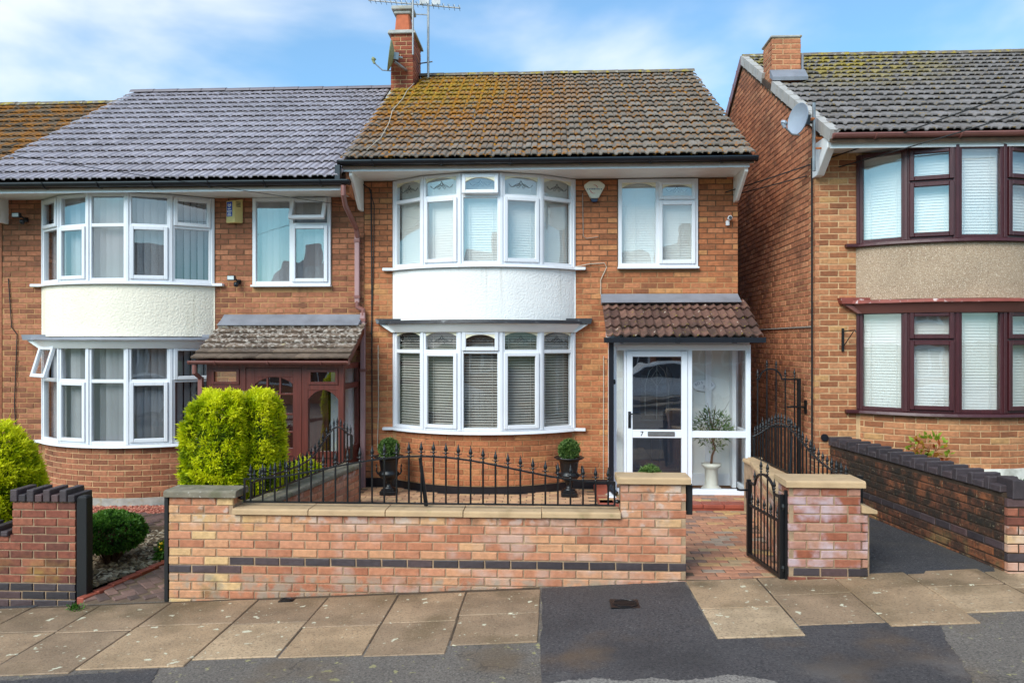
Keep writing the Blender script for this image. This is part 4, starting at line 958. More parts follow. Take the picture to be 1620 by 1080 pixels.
m = MB(); B = bow(3.77, 6.10, RD, .5); m.arc(B[0], B[1], B[2]-.1, B[2]+.03, -B[3], B[3], .3, .64, 24); m.build('plinth', 'plinth_white', rh)
REY, REZ, RRY, RRZ = 9.02, 4.47, 13.15, 6.84
gm = MB(); gp = [(RD+.004,.0),(17.2,.0),(17.2,4.55),(RRY,RRZ-.12),(RD+.004,4.62)]; gm.prism(gp, RX+.001, RX+.2, 'x'); gw = gm.build('gable_wall', 'mortar', rh)
def gable(a, b):
    sl = (RRZ-REZ)/(RRY-REY)
    y0 = max(RD-.004, REY+(b+.14-REZ)/sl); y1 = min(15.0, 2*RRY-(REY+(b+.14-REZ)/sl))
    return [(-y1, -y0)] if y1-y0 > .05 else []
lay(rb, gw, lambda s: (RX+.001, -s, -PI/2), .12, 90, gable, 'brick_side', bias=1.5)
dk = MB(); roof_deck(dk, RX-.03, 9.2, REY, REZ, RRY, RRZ); rroof = dk.build('roof', 'mortar_dark', rh)
RC = (RX-.004, 3.66, 11.45, 11.92)
roof_tiles(rt, rroof, RX-.0, 8.9, REY-.03, REZ, RRY, RRZ, 28, 16, 'tile_right', hole=lambda x, y: x < RC[1] and RC[2]-.1 < y < RC[3]+.1)
rt.flush()
ridge(rroof, RX-.02, 8.9, RRY, RRZ+.02, 'ridge_old')
sl = math.atan2(RRZ-REZ, RRY-REY); n = 16; Ls = math.hypot(RRZ-REZ, RRY-REY)/n
for side_ in (0, 1):
    for i in range(n):
        f0 = i/n; y = REY+(RRY-REY)*f0; z = REZ+(RRZ-REZ)*f0
        if side_ == 0 and RC[2]-.12 < y+.13 < RC[3]+.02: continue
        T = tr(RX, y, z) @ rot('X', sl) if side_ == 0 else tr(RX, 2*RRY-y, z) @ rot('Z', PI) @ rot('X', sl) @ Matrix.Diagonal((-1,1,1,1))
        m = MB(T); m.prism([(-.035,-.075),(-.015,-.08),(-.015,.045),(.07,.05),(.07,.062),(-.038,.062)], -.02, Ls+.012)
        m.hexa([(-.042,-.022,-.082),(-.015,-.022,-.082),(-.015,.004,-.082),(-.042,.004,-.082)], [(-.042,-.022,.068),(.07,-.022,.068),(.07,.004,.068),(-.042,.004,.068)])
        m.build('verge_unit', 'verge' if side_ == 0 else 'brown_plastic', rroof)
e = MB(); e.box(RX+.0, 8.9, REY+.06, REY+.085, 4.33, 4.455); e.build('fascia', 'white_plastic_aged', rh)
e = MB(); e.box(RX+.0, 8.9, REY+.086, RD-.012, 4.395, 4.41); e.build('soffit', 'soffit_white', rh)
gutter(rh, RX+.0, 8.9, REY-.005, 4.475, 'brown_plastic', r=.05)
eave_bracket(rh, RX+.02, REY+.1, RD+.02, 4.40, 'white_plastic_aged', w=.09, drop=.30)
m = MB(); m.box(RC[0]+.009, RC[1]-.009, RC[2]+.009, RC[3]-.009, 5.6, 6.54); rch = m.build('chimney', 'mortar_pale', rh)
lay(rb, rch, lambda s: (s, RC[2]+.008, 0), 5.85, 9, lambda a, b: [(RC[0]+.002, RC[1])], 'brick_side', bias=.5)
lay(rb, rch, lambda s: (RC[0]+.010, -s, -PI/2), 5.85, 9, lambda a, b: [(-RC[3], -RC[2]-.012)], 'brick_side', bias=.5)
m = MB(); m.box(RC[0]-.015, RC[1]+.015, RC[2]-.015, RC[3]+.015, 6.535, 6.57); m.build('chimney_cap', 'cement', rch, bevel=.01)
m = MB(); m.prism([(RC[2]-.16,5.86),(RC[2]-.004,5.95),(RC[2]-.004,6.06),(RC[2]-.022,6.06),(RC[2]-.17,5.91)], RC[0]-.03, RC[1]+.05, 'x'); m.box(RC[1]+.006, RC[1]+.03, RC[2]-.02, RC[3], 6.0, 6.30); m.build('chimney_flashing', 'lead', rch)
rb.flush()
# ================================================================== garden ground surfaces
def flat(name, mat, poly, z, th=.08, kind='structure', parent=None, slope=False):
    m = MB(); n = len(poly); zf = (lambda x, y: gz(x)+z) if slope else (lambda x, y: z)
    m.add([(x, y, zf(x,y)) for x, y in poly]+[(x, y, zf(x,y)-th) for x, y in poly], [tuple(range(n)), tuple(range(2*n-1,n-1,-1))]+[(i,i+n,(i+1)%n+n,(i+1)%n) for i in range(n)])
    return m.build(name, mat, parent, kind=kind if parent is None else None)
patio = flat('patio', 'joint_sand', [(-2.55,6.9),(1.16,6.9),(1.16,7.2),(.62,9.4),(.62,10.69),(-2.6,10.69)], .072)
pvb = Budget('paver', 300)
Bc = bow(-2.15, .31, D, .5)
for r in range(16):
    for c in range(18):
        x = -2.5+c*.2+(r%2)*.1; y = 9.15+r*.1
        if x > .55 or y > D-.05 or (abs(x-Bc[0]) < 1.2 and math.hypot(x-Bc[0], y-Bc[1]) < Bc[2]+.03): continue
        pvb.add(paver_unit('paver_tan')[RND.randrange(24)], tr(x, y, .078+RND.uniform(-.002,.002)) @ rot('Z', RND.uniform(-.01,.01)), patio)
pvb.flush()
for i in range(11):          # red edging between patio and path
    a = Vector((1.02, 7.1)).lerp(Vector((.62, 9.45)), i/11); m = MB(tr(a.x, a.y+.1, .085) @ rot('Z', math.atan2(2.35, -.4)))
    m.box(-.105, .105, -.06, .06, -.05, .03); m.build('edging_tile', 'quarry_red', patio, bevel=.006)
m = MB(); m.box(.60, .78, 9.45, 10.66, .05, .135); m.build('edging_tile', 'quarry_red', patio, bevel=.006)
path = flat('path', 'joint_sand', [(1.10,6.70),(2.06,6.70),(2.45,9.55),(.66,9.55)], .052, .12)
pvb = Budget('paver', 300)
for r in range(29):
    for c in range(11):
        x = .66+c*.2+(r%2)*.1+RND.uniform(-.003,.003); y = 6.76+r*.1
        t = (y-6.7)/2.85; 
        if x < 1.12-.46*t+.08 or x > 2.06+.36*t-.04 or y > 9.38: continue
        pvb.add(paver_unit('paver')[RND.randrange(24)], tr(x, y, .058+.02*(x-1.5)*.5+RND.uniform(-.002,.002)) @ rot('X', RND.uniform(-.012,.012)) @ rot('Z', RND.uniform(-.012,.012)), path)
pvb.flush()
drive = flat('driveway', 'asphalt_drive', [(2.62,6.66),(3.82,6.62),(3.46,9.6),(3.46,13),(2.5,13),(2.5,9.6)], 0.0, .1, slope=True)
lgard = flat('front_garden', 'soil', [(-7.9,6.95),(-4.2,6.95),(-2.7,6.95),(-2.62,10.69),(-7.9,10.69)], -.27, .2)
def lpz(x, y): return -.225+(y-6.7)*.036+.055*(x+3.8)*max(0, 1-(y-6.7)/1.5)
LPP = [(-4.24,6.70),(-3.39,6.70),(-2.75,7.6),(-2.7,9.78),(-7.3,9.78),(-7.3,9.15),(-4.6,9.15),(-3.85,8.35)]
m = MB(); n = len(LPP); m.add([(x, y, lpz(x, y)-.012) for x, y in LPP]+[(x, y, lpz(x, y)-.1) for x, y in LPP], [tuple(range(n)), tuple(range(2*n-1,n-1,-1))]+[(i,i+n,(i+1)%n+n,(i+1)%n) for i in range(n)]); lpath = m.build('path', 'joint_sand', kind='structure')
lp = Budget('paver', 300)
def in_poly(x, y, P):
    c = False
    for i in range(len(P)):
        (x1, y1), (x2, y2) = P[i], P[i-1]
        if (y1 > y) != (y2 > y) and x < (x2-x1)*(y-y1)/(y2-y1)+x1: c = not c
    return c
PP = [(-4.2,6.78),(-3.42,6.78),(-2.8,7.6),(-2.75,9.75),(-7.2,9.75),(-7.2,9.2),(-4.55,9.2),(-3.88,8.38)]
for i in range(-40, 40):
    for k in range(-18, 19):
        for (ox, oy, a) in ((0,0,0),(.15,.05,PI/2)):
            u, v = i*.1+k*.2+ox, i*.1-k*.2+oy           # herringbone cell
            q = Vector((u, v, 0)); q.rotate(rot('Z', PI/4).to_quaternion()); x, y = q.x-3.6, q.y+8.0
            if in_poly(x, y, PP): lp.add(paver_unit('paver_dark')[RND.randrange(24)], tr(x, y, lpz(x, y)+RND.uniform(-.002,.002)) @ rot('X', .036) @ rot('Z', PI/4+a), lpath)
lp.flush()
for i in range(9):
    a = Vector((-4.24, 6.8)).lerp(Vector((-3.84, 8.3)), i/9); m = MB(tr(a.x, a.y+.08, lpz(a.x, a.y)) @ rot('Z', math.atan2(1.5, .4))); m.box(-.084, .084, -.04, .04, -.05, .02); m.build('edging_brick', 'quarry_red', lpath, bevel=.006)
def pebbles(name, poly, n, s0, s1, z, mat, label, seed):
    m = MB(); r = random.Random(seed); xs = [p[0] for p in poly]; ys = [p[1] for p in poly]; k = 0
    while k < n:
        x, y = r.uniform(min(xs), max(xs)), r.uniform(min(ys), max(ys))
        if not in_poly(x, y, poly): continue
        k += 1; s = r.uniform(s0, s1); m.tone = r.random(); m.T = tr(x, y, z+s*.3) @ rot('Z', r.uniform(0, 6)) @ rot('X', r.uniform(-.4,.4))
        j = lambda: r.uniform(.7, 1.25)
        m.add([(s*j(),0,0),(0,s*.7*j(),0),(-s*j(),0,0),(0,-s*.7*j(),0),(0,0,s*.5*j()),(0,0,-s*.5),(s*.6,s*.5,s*.2*j()),(-s*.6,-s*.4,s*.25)], [(0,6,4),(6,1,4),(1,2,4),(2,7,4),(7,3,4),(3,0,4),(0,3,5),(3,7,5),(7,2,5),(2,1,5),(1,6,5),(6,0,5)])
    m.T = Matrix(); m.tone = .3; n = len(poly); m.add([(x, y, z+.004) for x, y in poly], [tuple(range(n))]); m.build(name, mat, label=label, cat='gravel', kind='stuff')
pebbles('gravel_bed', [(-5.6,6.95),(-4.3,6.95),(-3.95,8.25),(-4.6,9.2),(-5.6,9.2)], 2600, .018, .05, -.21, 'gravel', 'pale gravel bed around the low green shrub', 4)
pebbles('red_gravel', [(-7.4,9.75),(-4.6,9.75),(-4.6,10.25),(-7.4,10.25)], 2200, .012, .03, -.14, 'gravel_red', 'strip of red gravel along the foot of the bay', 5)
rgard = flat('front_garden', 'soil', [(3.9,6.6),(9,6.6),(9,9.6),(3.5,9.6)], .46, .5)

# ================================================================== garden walls
def run(bud, parent, p0, p1, side, z0, courses, mat, s_pad=.0, **kw):
    d = (Vector(p1)-Vector(p0)); L = d.length; d.normalize(); nrm = Vector((-d.y, d.x)) if side == 'l' else Vector((d.y, -d.x))
    th = math.atan2(nrm.x, -nrm.y); sg = 1 if Vector((math.cos(th), math.sin(th))).dot(d) > 0 else -1
    def mf(s):
        q = Vector(p0)+d*(s if sg > 0 else -s); return q.x, q.y, th
    lay(bud, parent, mf, z0, courses, lambda a, b: [(s_pad, L) if sg > 0 else (-L, -s_pad)], mat, **kw)
def slab_run(mb, p0, p1, half_l, half_r, z0, z1):
    d = (Vector(p1)-Vector(p0)).normalized(); n = Vector((-d.y, d.x)); a, b = Vector(p0), Vector(p1)
    c = [a-n*half_r, b-n*half_r, b+n*half_l, a+n*half_l]; mb.hexa([(q.x,q.y,z0) for q in c], [(q.x,q.y,z1) for q in c])
def copings(parent, p0, p1, hl, hr, z0, z1, mat, ln=.62, crown=.012, name='coping_stone'):
    d = Vector(p1)-Vector(p0); n = max(1, round(d.length/ln))
    for i in range(n):
        a, b = Vector(p0)+d*(i/n), Vector(p0)+d*((i+1)/n); u = d.normalized()*.003; nn = Vector((-u.y, u.x)).normalized(); a = a+u; b = b-u
        e = RND.uniform(-.002,.002); m = MB()
        c0 = [a-nn*hr, b-nn*hr, b+nn*hl, a+nn*hl]; mid = [(a+b)/2]
        c1 = [a-nn*(hr-crown), b-nn*(hr-crown), b+nn*(hl-crown), a+nn*(hl-crown)]
        m.hexa([(q.x,q.y,z0+e) for q in c0], [(q.x,q.y,z1-.014+e) for q in c0]); m.hexa([(q.x,q.y,z1-.0145+e) for q in c0], [(q.x,q.y,z1+e) for q in c1])
        m.build(name, mat, parent, bevel=.003)
FY = 6.7
wall = thing('garden_wall', 'long peach brick front wall with sandstone copings and a dark blue brick band', 'wall', (-1.1, FY+.1, -.05))
m = MB(); m.box(-3.380, 1.167, FY+.003, FY+.215, -.35, .575); m.box(-3.380, -2.805, FY+.003, FY+.215, .575, .722); m.box(.616, 1.167, FY+.003, FY+.215, .575, .872); core = m.build('mortar_core', 'mortar_garden', wall)
gb = Budget('brick', 330)
wmat = lambda x, y, z, c: 'brick_blue' if (c == 5 and x > -2.75) or (c == 4 and x < -2.75) else 'brick_garden'
def wt(x, y, z):
    if x < -2.75: return RND.choice((.75,.85,.95,.6,.4))
    if z < .12 and x < -1.5: return RND.uniform(0,.3)
    return RND.uniform(.15,.75)
lay(gb, core, lambda s: (s, FY, 0), -.25, 11, lambda a, b: [(-3.386+.003, 1.170)] if b > 0 else [(-3.383, max(-3.0, min(1.17, (b+.06)/.055+.5)))], 'brick_garden', matf=wmat, tonef=wt, bias=1)
lay(gb, core, lambda s: (s, FY, 0), .575+.003, 2, lambda a, b: [(-3.383, -2.802)], 'brick_garden', tonef=wt, pitch=.073, off=1)
lay(gb, core, lambda s: (s, FY, 0), .575+.003, 4, lambda a, b: [(.612, 1.170)], 'brick_garden', tonef=wt, pitch=.0735, off=1)
lay(gb, core, lambda s: (-2.806, -s, PI/2), .65, 1, lambda a, b: [(-FY-.21, -FY-.012)], 'brick_garden')
copings(wall, (-2.80, FY+.09), (.612, FY+.09), .14, .13, .576, .628, 'coping', .68)
copings(wall, (-3.42, FY+.105), (-2.76, FY+.105), .15, .145, .724, .785, 'coping_old', 1, .022, 'pier_cap')
copings(wall, (.575, FY+.105), (1.21, FY+.105), .15, .145, .874, .932, 'coping', 1, .016, 'pier_cap')
gb.flush()
# pier and slanted wall right of the gate
rp = thing('garden_wall', 'pale frosted brick gate pier with sandy cap and slanted side wall', 'wall', (2.3, 6.75, 0))
PYR = 6.6
m = MB(); m.box(2.012, 2.60, PYR+.004, PYR+.30, -.1, .875); m.box(2.55, 2.68, PYR+.02, PYR+.28, -.1, .665); slab_run(m, (2.055, PYR+.29), (2.40, 9.40), .0, .20, -.1, .655); slab_run(m, (2.60, PYR+.29), (2.45, 9.40), .12, 0, -.1, .655); rcore = m.build('mortar_core', 'mortar_garden', rp)
pb2 = Budget('brick', 300)
pmat = lambda x, y, z, c: 'brick_blue' if c == 2 else ('brick_red' if c < 2 else 'brick_pier')
lay(pb2, rcore, lambda s: (s, PYR, 0), -.02, 9, lambda a, b: [(2.012, 2.66)], 'brick_pier', matf=pmat)
lay(pb2, rcore, lambda s: (s, PYR, 0), .655, 3, lambda a, b: [(2.012, 2.60)], 'brick_pier')
lay(pb2, rcore, lambda s: (2.012, -s, -PI/2), -.02, 12, lambda a, b: [(-PYR-.29, -PYR-.010)], 'brick_pier', matf=pmat, off=1)
run(pb2, rcore, (2.055, PYR+.29), (2.40, 9.40), 'l', -.02, 9, 'brick_garden', s_pad=.0)
pb2.flush()
copings(rp, (1.975, PYR+.15), (2.635, PYR+.15), .185, .19, .877, .935, 'coping', 1, .02, 'pier_cap')
copings(rp, (2.09, PYR+.36), (2.43, 9.40), .06, .12, .657, .71, 'coping', .62)
copings(rp, (2.56, PYR+.36), (2.41, 9.40), .10, .05, .657, .70, 'coping', .62)
m = MB(); m.hexa([(2.605,PYR-.03,.667),(2.73,PYR-.03,.66),(2.73,PYR+.29,.66),(2.605,PYR+.29,.667)], [(2.605,PYR-.03,.735),(2.73,PYR-.03,.69),(2.73,PYR+.29,.69),(2.605,PYR+.29,.735)]); m.build('coping_stone', 'coping', rp, bevel=.004)
m = MB(); slab_run(m, (2.36, 6.95), (2.43, 9.3), .05, .05, .0, .62); m.build('planter_soil', 'soil', rp)
# divider wall between the two front gardens
dv = thing('garden_wall', 'orange brick dividing wall running back to the left house', 'wall', (-2.6, 8.1, 0))
m = MB(); slab_run(m, (-2.67, 6.93), (-2.33, 9.35), .19, 0, -.3, .56); m.box(-2.60, -2.335, 9.345, 9.36, -.2, .56); dcore = m.build('mortar_core', 'mortar_garden', dv)
db = Budget('brick', 300); run(db, dcore, (-2.667, 6.93), (-2.327, 9.35), 'r', .035, 7, 'brick_garden', tonef=lambda x, y, z: RND.uniform(.0,.5)); db.flush()
copings(dv, (-2.70, 6.93), (-2.36, 9.37), .19, .06, .562, .612, 'coping_old', .62)
m = MB(); slab_run(m, (-2.64, 6.93), (-2.312, 9.30), .0, .012, .02, .17); m.build('plinth', 'black_plastic', dv)
# left neighbour's pier with castellated blue coping
lpier = thing('garden_wall', 'red brick gate pier at the left with castellated blue brick top', 'wall', (-4.7, 6.95, -.3))
LY = 6.9
m = MB(); m.box(-4.96, -4.37, LY+.004, LY+.22, -.5, .62); m.box(-8, -4.96, LY+.004, LY+.22, -.5, .30); lcore = m.build('mortar_core', 'mortar_garden', lpier)
lbk = Budget('brick', 300)
lmat = lambda x, y, z, c: 'brick_blue' if c < 3 else 'brick_red'
lay(lbk, lcore, lambda s: (s, LY, 0), -.35, 9, lambda a, b: [(-6.6, -4.366)], 'brick_red', matf=lmat)
lay(lbk, lcore, lambda s: (s, LY, 0), -.35+9*.075, 4, lambda a, b: [(-4.966, -4.366)], 'brick_red', off=1)
lay(lbk, lcore, lambda s: (-4.366, s, PI/2), -.35, 13, lambda a, b: [(LY+.012, LY+.22)], 'brick_red', matf=lmat)
lbk.flush()
for i in range(8):
    x = -4.975+i*.078; z = .70 if i % 2 == 0 else .655; m = MB(); m.tone = RND.random(); m.box(x+.004, x+.072, LY-.03, LY+.25, .625, z+.035); m.build('coping_brick', 'brick_blue', lpier, bevel=.006)
for i in range(20):
    x = -6.55+i*.078; z = .36 if i % 2 == 0 else .315; m = MB(); m.tone = RND.random(); m.box(x+.004, x+.072, LY-.03, LY+.25, .303, z+.035); m.build('coping_brick', 'brick_blue', lpier, bevel=.006)
def gatepost(x0, x1, y0, y1, z0, z1, label):
    m = MB(); m.box(x0, x1, y0, y1, z0, z1); m.hexa([(x0,y0,z1),(x1,y0,z1),(x1,y1,z1),(x0,y1,z1)], [(x0+.02,y0+.02,z1+.02),(x1-.02,y0+.02,z1+.02),(x1-.02,y1-.02,z1+.02),(x0+.02,y1-.02,z1+.02)])
    m.build('gate_post', 'black_timber', label=label, cat='post', bevel=.005)
gatepost(-4.352, -4.255, LY-.01, LY+.09, -.27, .66, 'thick black gate post beside the castellated pier')
gatepost(-3.425, -3.392, FY-.005, FY+.08, -.21, .72, 'slim black gate post on the left end of the peach wall')
gatepost(1.180, 1.235, FY+.05, FY+.12, .60, .86, 'short black latch post on the right end of the peach wall')
# mossy wall right of the driveway
mw = thing('garden_wall', 'dark mossy brick wall with stepped blue coping beside the driveway', 'wall', (3.6, 8, 0))
A0, A1 = (3.775, 6.62), (3.40, 9.55)
m = MB(); slab_run(m, A0, A1, -.004, .22, -.1, .84); m.box(3.78, 6.5, 6.560, 6.75, -.1, .80); mcore = m.build('mortar_core', 'mortar_dark', mw)
mb_ = Budget('brick', 300)
mmat = lambda x, y, z, c: 'brick_blue' if c == 4 else 'brick_mossy'
run(mb_, mcore, A0, A1, 'l', .06, 10, 'brick_mossy', matf=mmat)
lay(mb_, mcore, lambda s: (s, 6.556, 0), .06, 10, lambda a, b: [(3.772, 6.3)], 'brick_garden', matf=lambda x, y, z, c: 'brick_blue' if c in (3,) else ('brick_blue' if c > 8 else ('brick_red' if c > 6 else 'brick_garden')))
mb_.flush()
dvec = (Vector(A1)-Vector(A0)); nst = 14
for i in range(nst*2):
    f0 = (i//2+(.66 if i % 2 else 0))/nst; f1 = (i//2+(1 if i % 2 else .66))/nst
    a = Vector(A0)+dvec*f0; b = Vector(A0)+dvec*f1; hi = i % 2 == 1
    m = MB(); m.tone = RND.random()*.7; slab_run(m, a+dvec.normalized()*.004, b-dvec.normalized()*.004, .025, .245, .842, .945 if hi else .90); m.build('coping_brick', 'brick_blue', mw, bevel=.006)
for i in range(24):
    x = 3.80+i*.1; m = MB(); m.tone = RND.random()*.7; m.box(x+.004, x+.096, 6.535, 6.77, .802, .915 if i % 3 else .96); m.build('coping_brick', 'brick_blue', mw, bevel=.006)

# ================================================================== ironwork
fm = MB(); fm.lathe([(.004,0),(.010,.006),(.010,.013),(.0055,.019),(.0055,.028),(.013,.033),(.013,.038),(.005,.044),(.0145,.062),(.011,.08),(.005,.105),(.0012,.128)], n=8)
for sg in (-1, 1):
    fm.tube([(0,0,.034),(sg*.013,0,.040),(sg*.021,0,.036),(sg*.023,0,.046)], .004, 5, .0025)
FIN = fm.mesh('finial', 'black_iron', True)
def bar(t, x, y, z0, z1, r=.0085, fin=True, ang=0, fs=1.):
    m = MB(); m.tube([(x,y,z0),(x,y,z1)], r, 6); b = m.build('bar', 'black_iron', t)
    if fin:
        f = bpy.data.objects.new('finial', FIN); f.matrix_basis = tr(x, y, z1-.004) @ rot('Z', ang) @ Matrix.Diagonal((fs*1.25,fs*1.25,fs*1.05,1)); link(f, b)
def railing(t, p0, p1, zb, ztop, n, fs=1., zbot=None, post=(True, True)):
    a, b = Vector(p0), Vector(p1); d = b-a; L = d.length; ang = math.atan2(d.y, d.x); u = d.normalized(); nn = Vector((-u.y, u.x))
    zb_ = zbot or (lambda f: zb)
    K = 40; top = [(a+d*(i/K), ztop(i/K)) for i in range(K+1)]
    m = MB(); vs = []
    for (p, z) in top:
        for o, dz in ((-.006,-.007),(.006,-.007),(.006,.007),(-.006,.007)): vs.append((p.x+nn.x*o*1.6, p.y+nn.y*o*1.6, z+dz))
    m.add(vs, [(i*4+k, i*4+(k+1)%4, i*4+4+(k+1)%4, i*4+4+k) for i in range(K) for k in range(4)]+[(0,3,2,1),(K*4,K*4+1,K*4+2,K*4+3)]); m.build('top_rail', 'black_iron', t)
    m = MB(); vs = []
    for i in range(K+1):
        p = a+d*(i/K); z = zb_(i/K)
        for o, dz in ((-.006,-.007),(.006,-.007),(.006,.007),(-.006,.007)): vs.append((p.x+nn.x*o*1.6, p.y+nn.y*o*1.6, z+dz))
    m.add(vs, [(i*4+k, i*4+(k+1)%4, i*4+4+(k+1)%4, i*4+4+k) for i in range(K) for k in range(4)]+[(0,3,2,1),(K*4,K*4+1,K*4+2,K*4+3)]); m.build('bottom_rail', 'black_iron', t)
    for i in range(n):
        f = (i+.5)/n; p = a+d*f; bar(t, p.x, p.y, zb_(f), ztop(f)+.003, fin=True, ang=ang, fs=fs)
    for e, on in ((0, post[0]), (1, post[1])):
        if on: p = a+d*e; m = MB(tr(p.x, p.y, 0) @ rot('Z', ang)); m.box(-.008, .008, -.008, .008, zb_(e)-.007, ztop(e)+.007); m.build('end_bar', 'black_iron', t)
r1 = thing('railing', 'black iron railing with spear finials on the long front wall', 'railing', (-1.06, 6.79, .63), 'black iron railings')
hump = lambda f: .868+.215*(.5+.5*math.cos(PI*max(-1, min(1, (f-.485)/.5))))
railing(r1, (-2.735, 6.79), (.565, 6.79), .665, hump, 30)
m = MB(); m.tube([(-1.15, 6.79, 1.07), (-1.10, 6.82, .64)], .016, 6, .02); m.build('stay', 'black_iron', r1)
for x, s in ((-2.735, -1), (.565, 1)):
    m = MB(); m.tube([(x, 6.79, .70), (x+s*.055, 6.79, .70)], .012, 6); m.lathe([(.0,-.02),(.02,-.012),(.024,0),(.02,.012),(0,.02)], (x+s*.025, 6.79, .70), 8); m.build('fixing', 'black_iron', r1)
r2 = thing('railing', 'humped black iron railing on the dividing wall by the golden bush', 'railing', (-2.6, 8, .6), 'black iron railings')
h2 = lambda f: .80+.30*math.exp(-((f-.80)/.20)**2)+.03*(f > .95)
railing(r2, (-2.745, 6.98), (-2.425, 9.36), .66, h2, 24, .9)
r3 = thing('railing', 'long black iron railing sweeping down beside the driveway', 'railing', (2.5, 8, .7), 'black iron railings')
h3 = lambda f: .90+.31*math.exp(-((f-.62)/.30)**2)
railing(r3, (2.60, 6.86), (2.45, 9.42), .72, h3, 26, .9)
m = MB(); m.tube([(2.50, 8.1, 1.12), (2.44, 8.0, .72)], .01, 6); m.build('stay', 'black_iron', r3)
m = MB(); m.box(2.655, 2.70, 6.80, 6.85, .60, .94); m.build('post', 'black_iron', r3)
# open garden gate hung on the right pier
gt = thing('garden_gate', 'open black iron garden gate hung on the frosted brick pier', 'gate', (1.93, 7.0, .06))
ga, gb_ = Vector((1.965, 6.66)), Vector((1.875, 7.38)); gd = gb_-ga; gang = math.atan2(gd.y, gd.x)
def gbar(f, z0, z1, r=.0075, fin=False): p = ga+gd*f; bar(gt, p.x, p.y, z0, z1, r, fin, gang, .9)
for f, r in ((0,.022),(1,.018)):
    p = ga+gd*f; m = MB(tr(p.x,p.y,0) @ rot('Z', gang)); m.box(-r,r,-r,r,.08,.80); m.build('stile', 'black_iron', gt, bevel=.003)
def grail(zf, nm, hw=.01):
    m = MB(); K = 20; pts = [(ga+gd*(i/K)) for i in range(K+1)]; vs = []
    nn = Vector((-gd.y, gd.x)).normalized()
    for i, p in enumerate(pts):
        for o, dz in ((-hw,-hw),(hw,-hw),(hw,hw),(-hw,hw)): vs.append((p.x+nn.x*o, p.y+nn.y*o, zf(i/K)+dz))
    m.add(vs, [(i*4+k, i*4+(k+1)%4, i*4+4+(k+1)%4, i*4+4+k) for i in range(K) for k in range(4)]+[(0,3,2,1),(K*4,K*4+1,K*4+2,K*4+3)]); m.build(nm, 'black_iron', gt)
garch = lambda f: .775+.13*max(0, 1-((f-.5)/.30)**2)**.5 if abs(f-.5) < .3 else .775
grail(lambda f: .10, 'bottom_rail', .014); grail(lambda f: .565, 'middle_rail'); grail(garch, 'top_rail')
for i in range(4): f = (i+1)/5; gbar(f, .10, garch(f)+.02, .0075, True)
for i in range(5): f = (i+.5)/5; gbar(f, .10, .575, .0065, True)
m = MB(tr(ga.x, ga.y, 0)); 
for z in (.18, .70): m.lathe([(0,-.03),(.022,-.025),(.026,0),(.022,.025),(0,.03)], (.012,-.012,z), 8); m.tube([(.0,-.01,z),(.05,-.02,z)], .012, 6)
m.build('hinge', 'black_iron', gt)
p = ga+gd; m = MB(tr(p.x,p.y,0) @ rot('Z', gang)); m.box(-.03,.03,-.02,.02,.62,.77); m.tube([(.0,.02,.70),(.0,.08,.70),(.03,.10,.70)], .01, 6); m.build('latch', 'black_iron', gt)
m = MB(); m.box(1.985, 2.006, 6.62, 6.66, .02, .84); m.build('hinge_bar', 'black_iron', gt)
# tall side gate between the houses
sg_ = thing('side_gate', 'tall black iron side gate closing the passage between the houses', 'gate', (2.9, 9.95, 0))
SY = 9.95; SX0, SX1 = 2.62, 3.16
sarch = lambda x: 1.62+.13*max(0, 1-((x-2.80)/.14)**2)**.5 if abs(x-2.80) < .14 else 1.62
m = MB(); m.tube([(SX0+(SX1-SX0)*i/30, SY, sarch(SX0+(SX1-SX0)*i/30)) for i in range(31)], .011, 6); m.build('top_rail', 'black_iron', sg_)
for z, nm in ((.14,'bottom_rail'),(1.02,'middle_rail')): m = MB(); m.box(SX0, SX1, SY-.01, SY+.01, z-.011, z+.011); m.build(nm, 'black_iron', sg_)
for i in range(5): x = SX0+.02+i*.115; bar(sg_, x, SY, .14, sarch(x)+.01, .009, True, 0, 1.0)
for i in range(4): x = SX0+.08+i*.115; bar(sg_, x, SY, .14, 1.03, .008, True, 0, .9)
m = MB(); m.box(3.135, 3.175, SY-.02, SY+.02, .08, 1.63); m.build('stile', 'black_iron', sg_)
m = MB(); m.tube([(3.00,SY-.025,1.27),(3.10,SY-.03,1.275),(3.235,SY-.03,1.27)], .013, 6); m.box(3.222, 3.24, SY-.06, SY+.01, 1.19, 1.36); m.build('latch', 'black_iron', sg_)

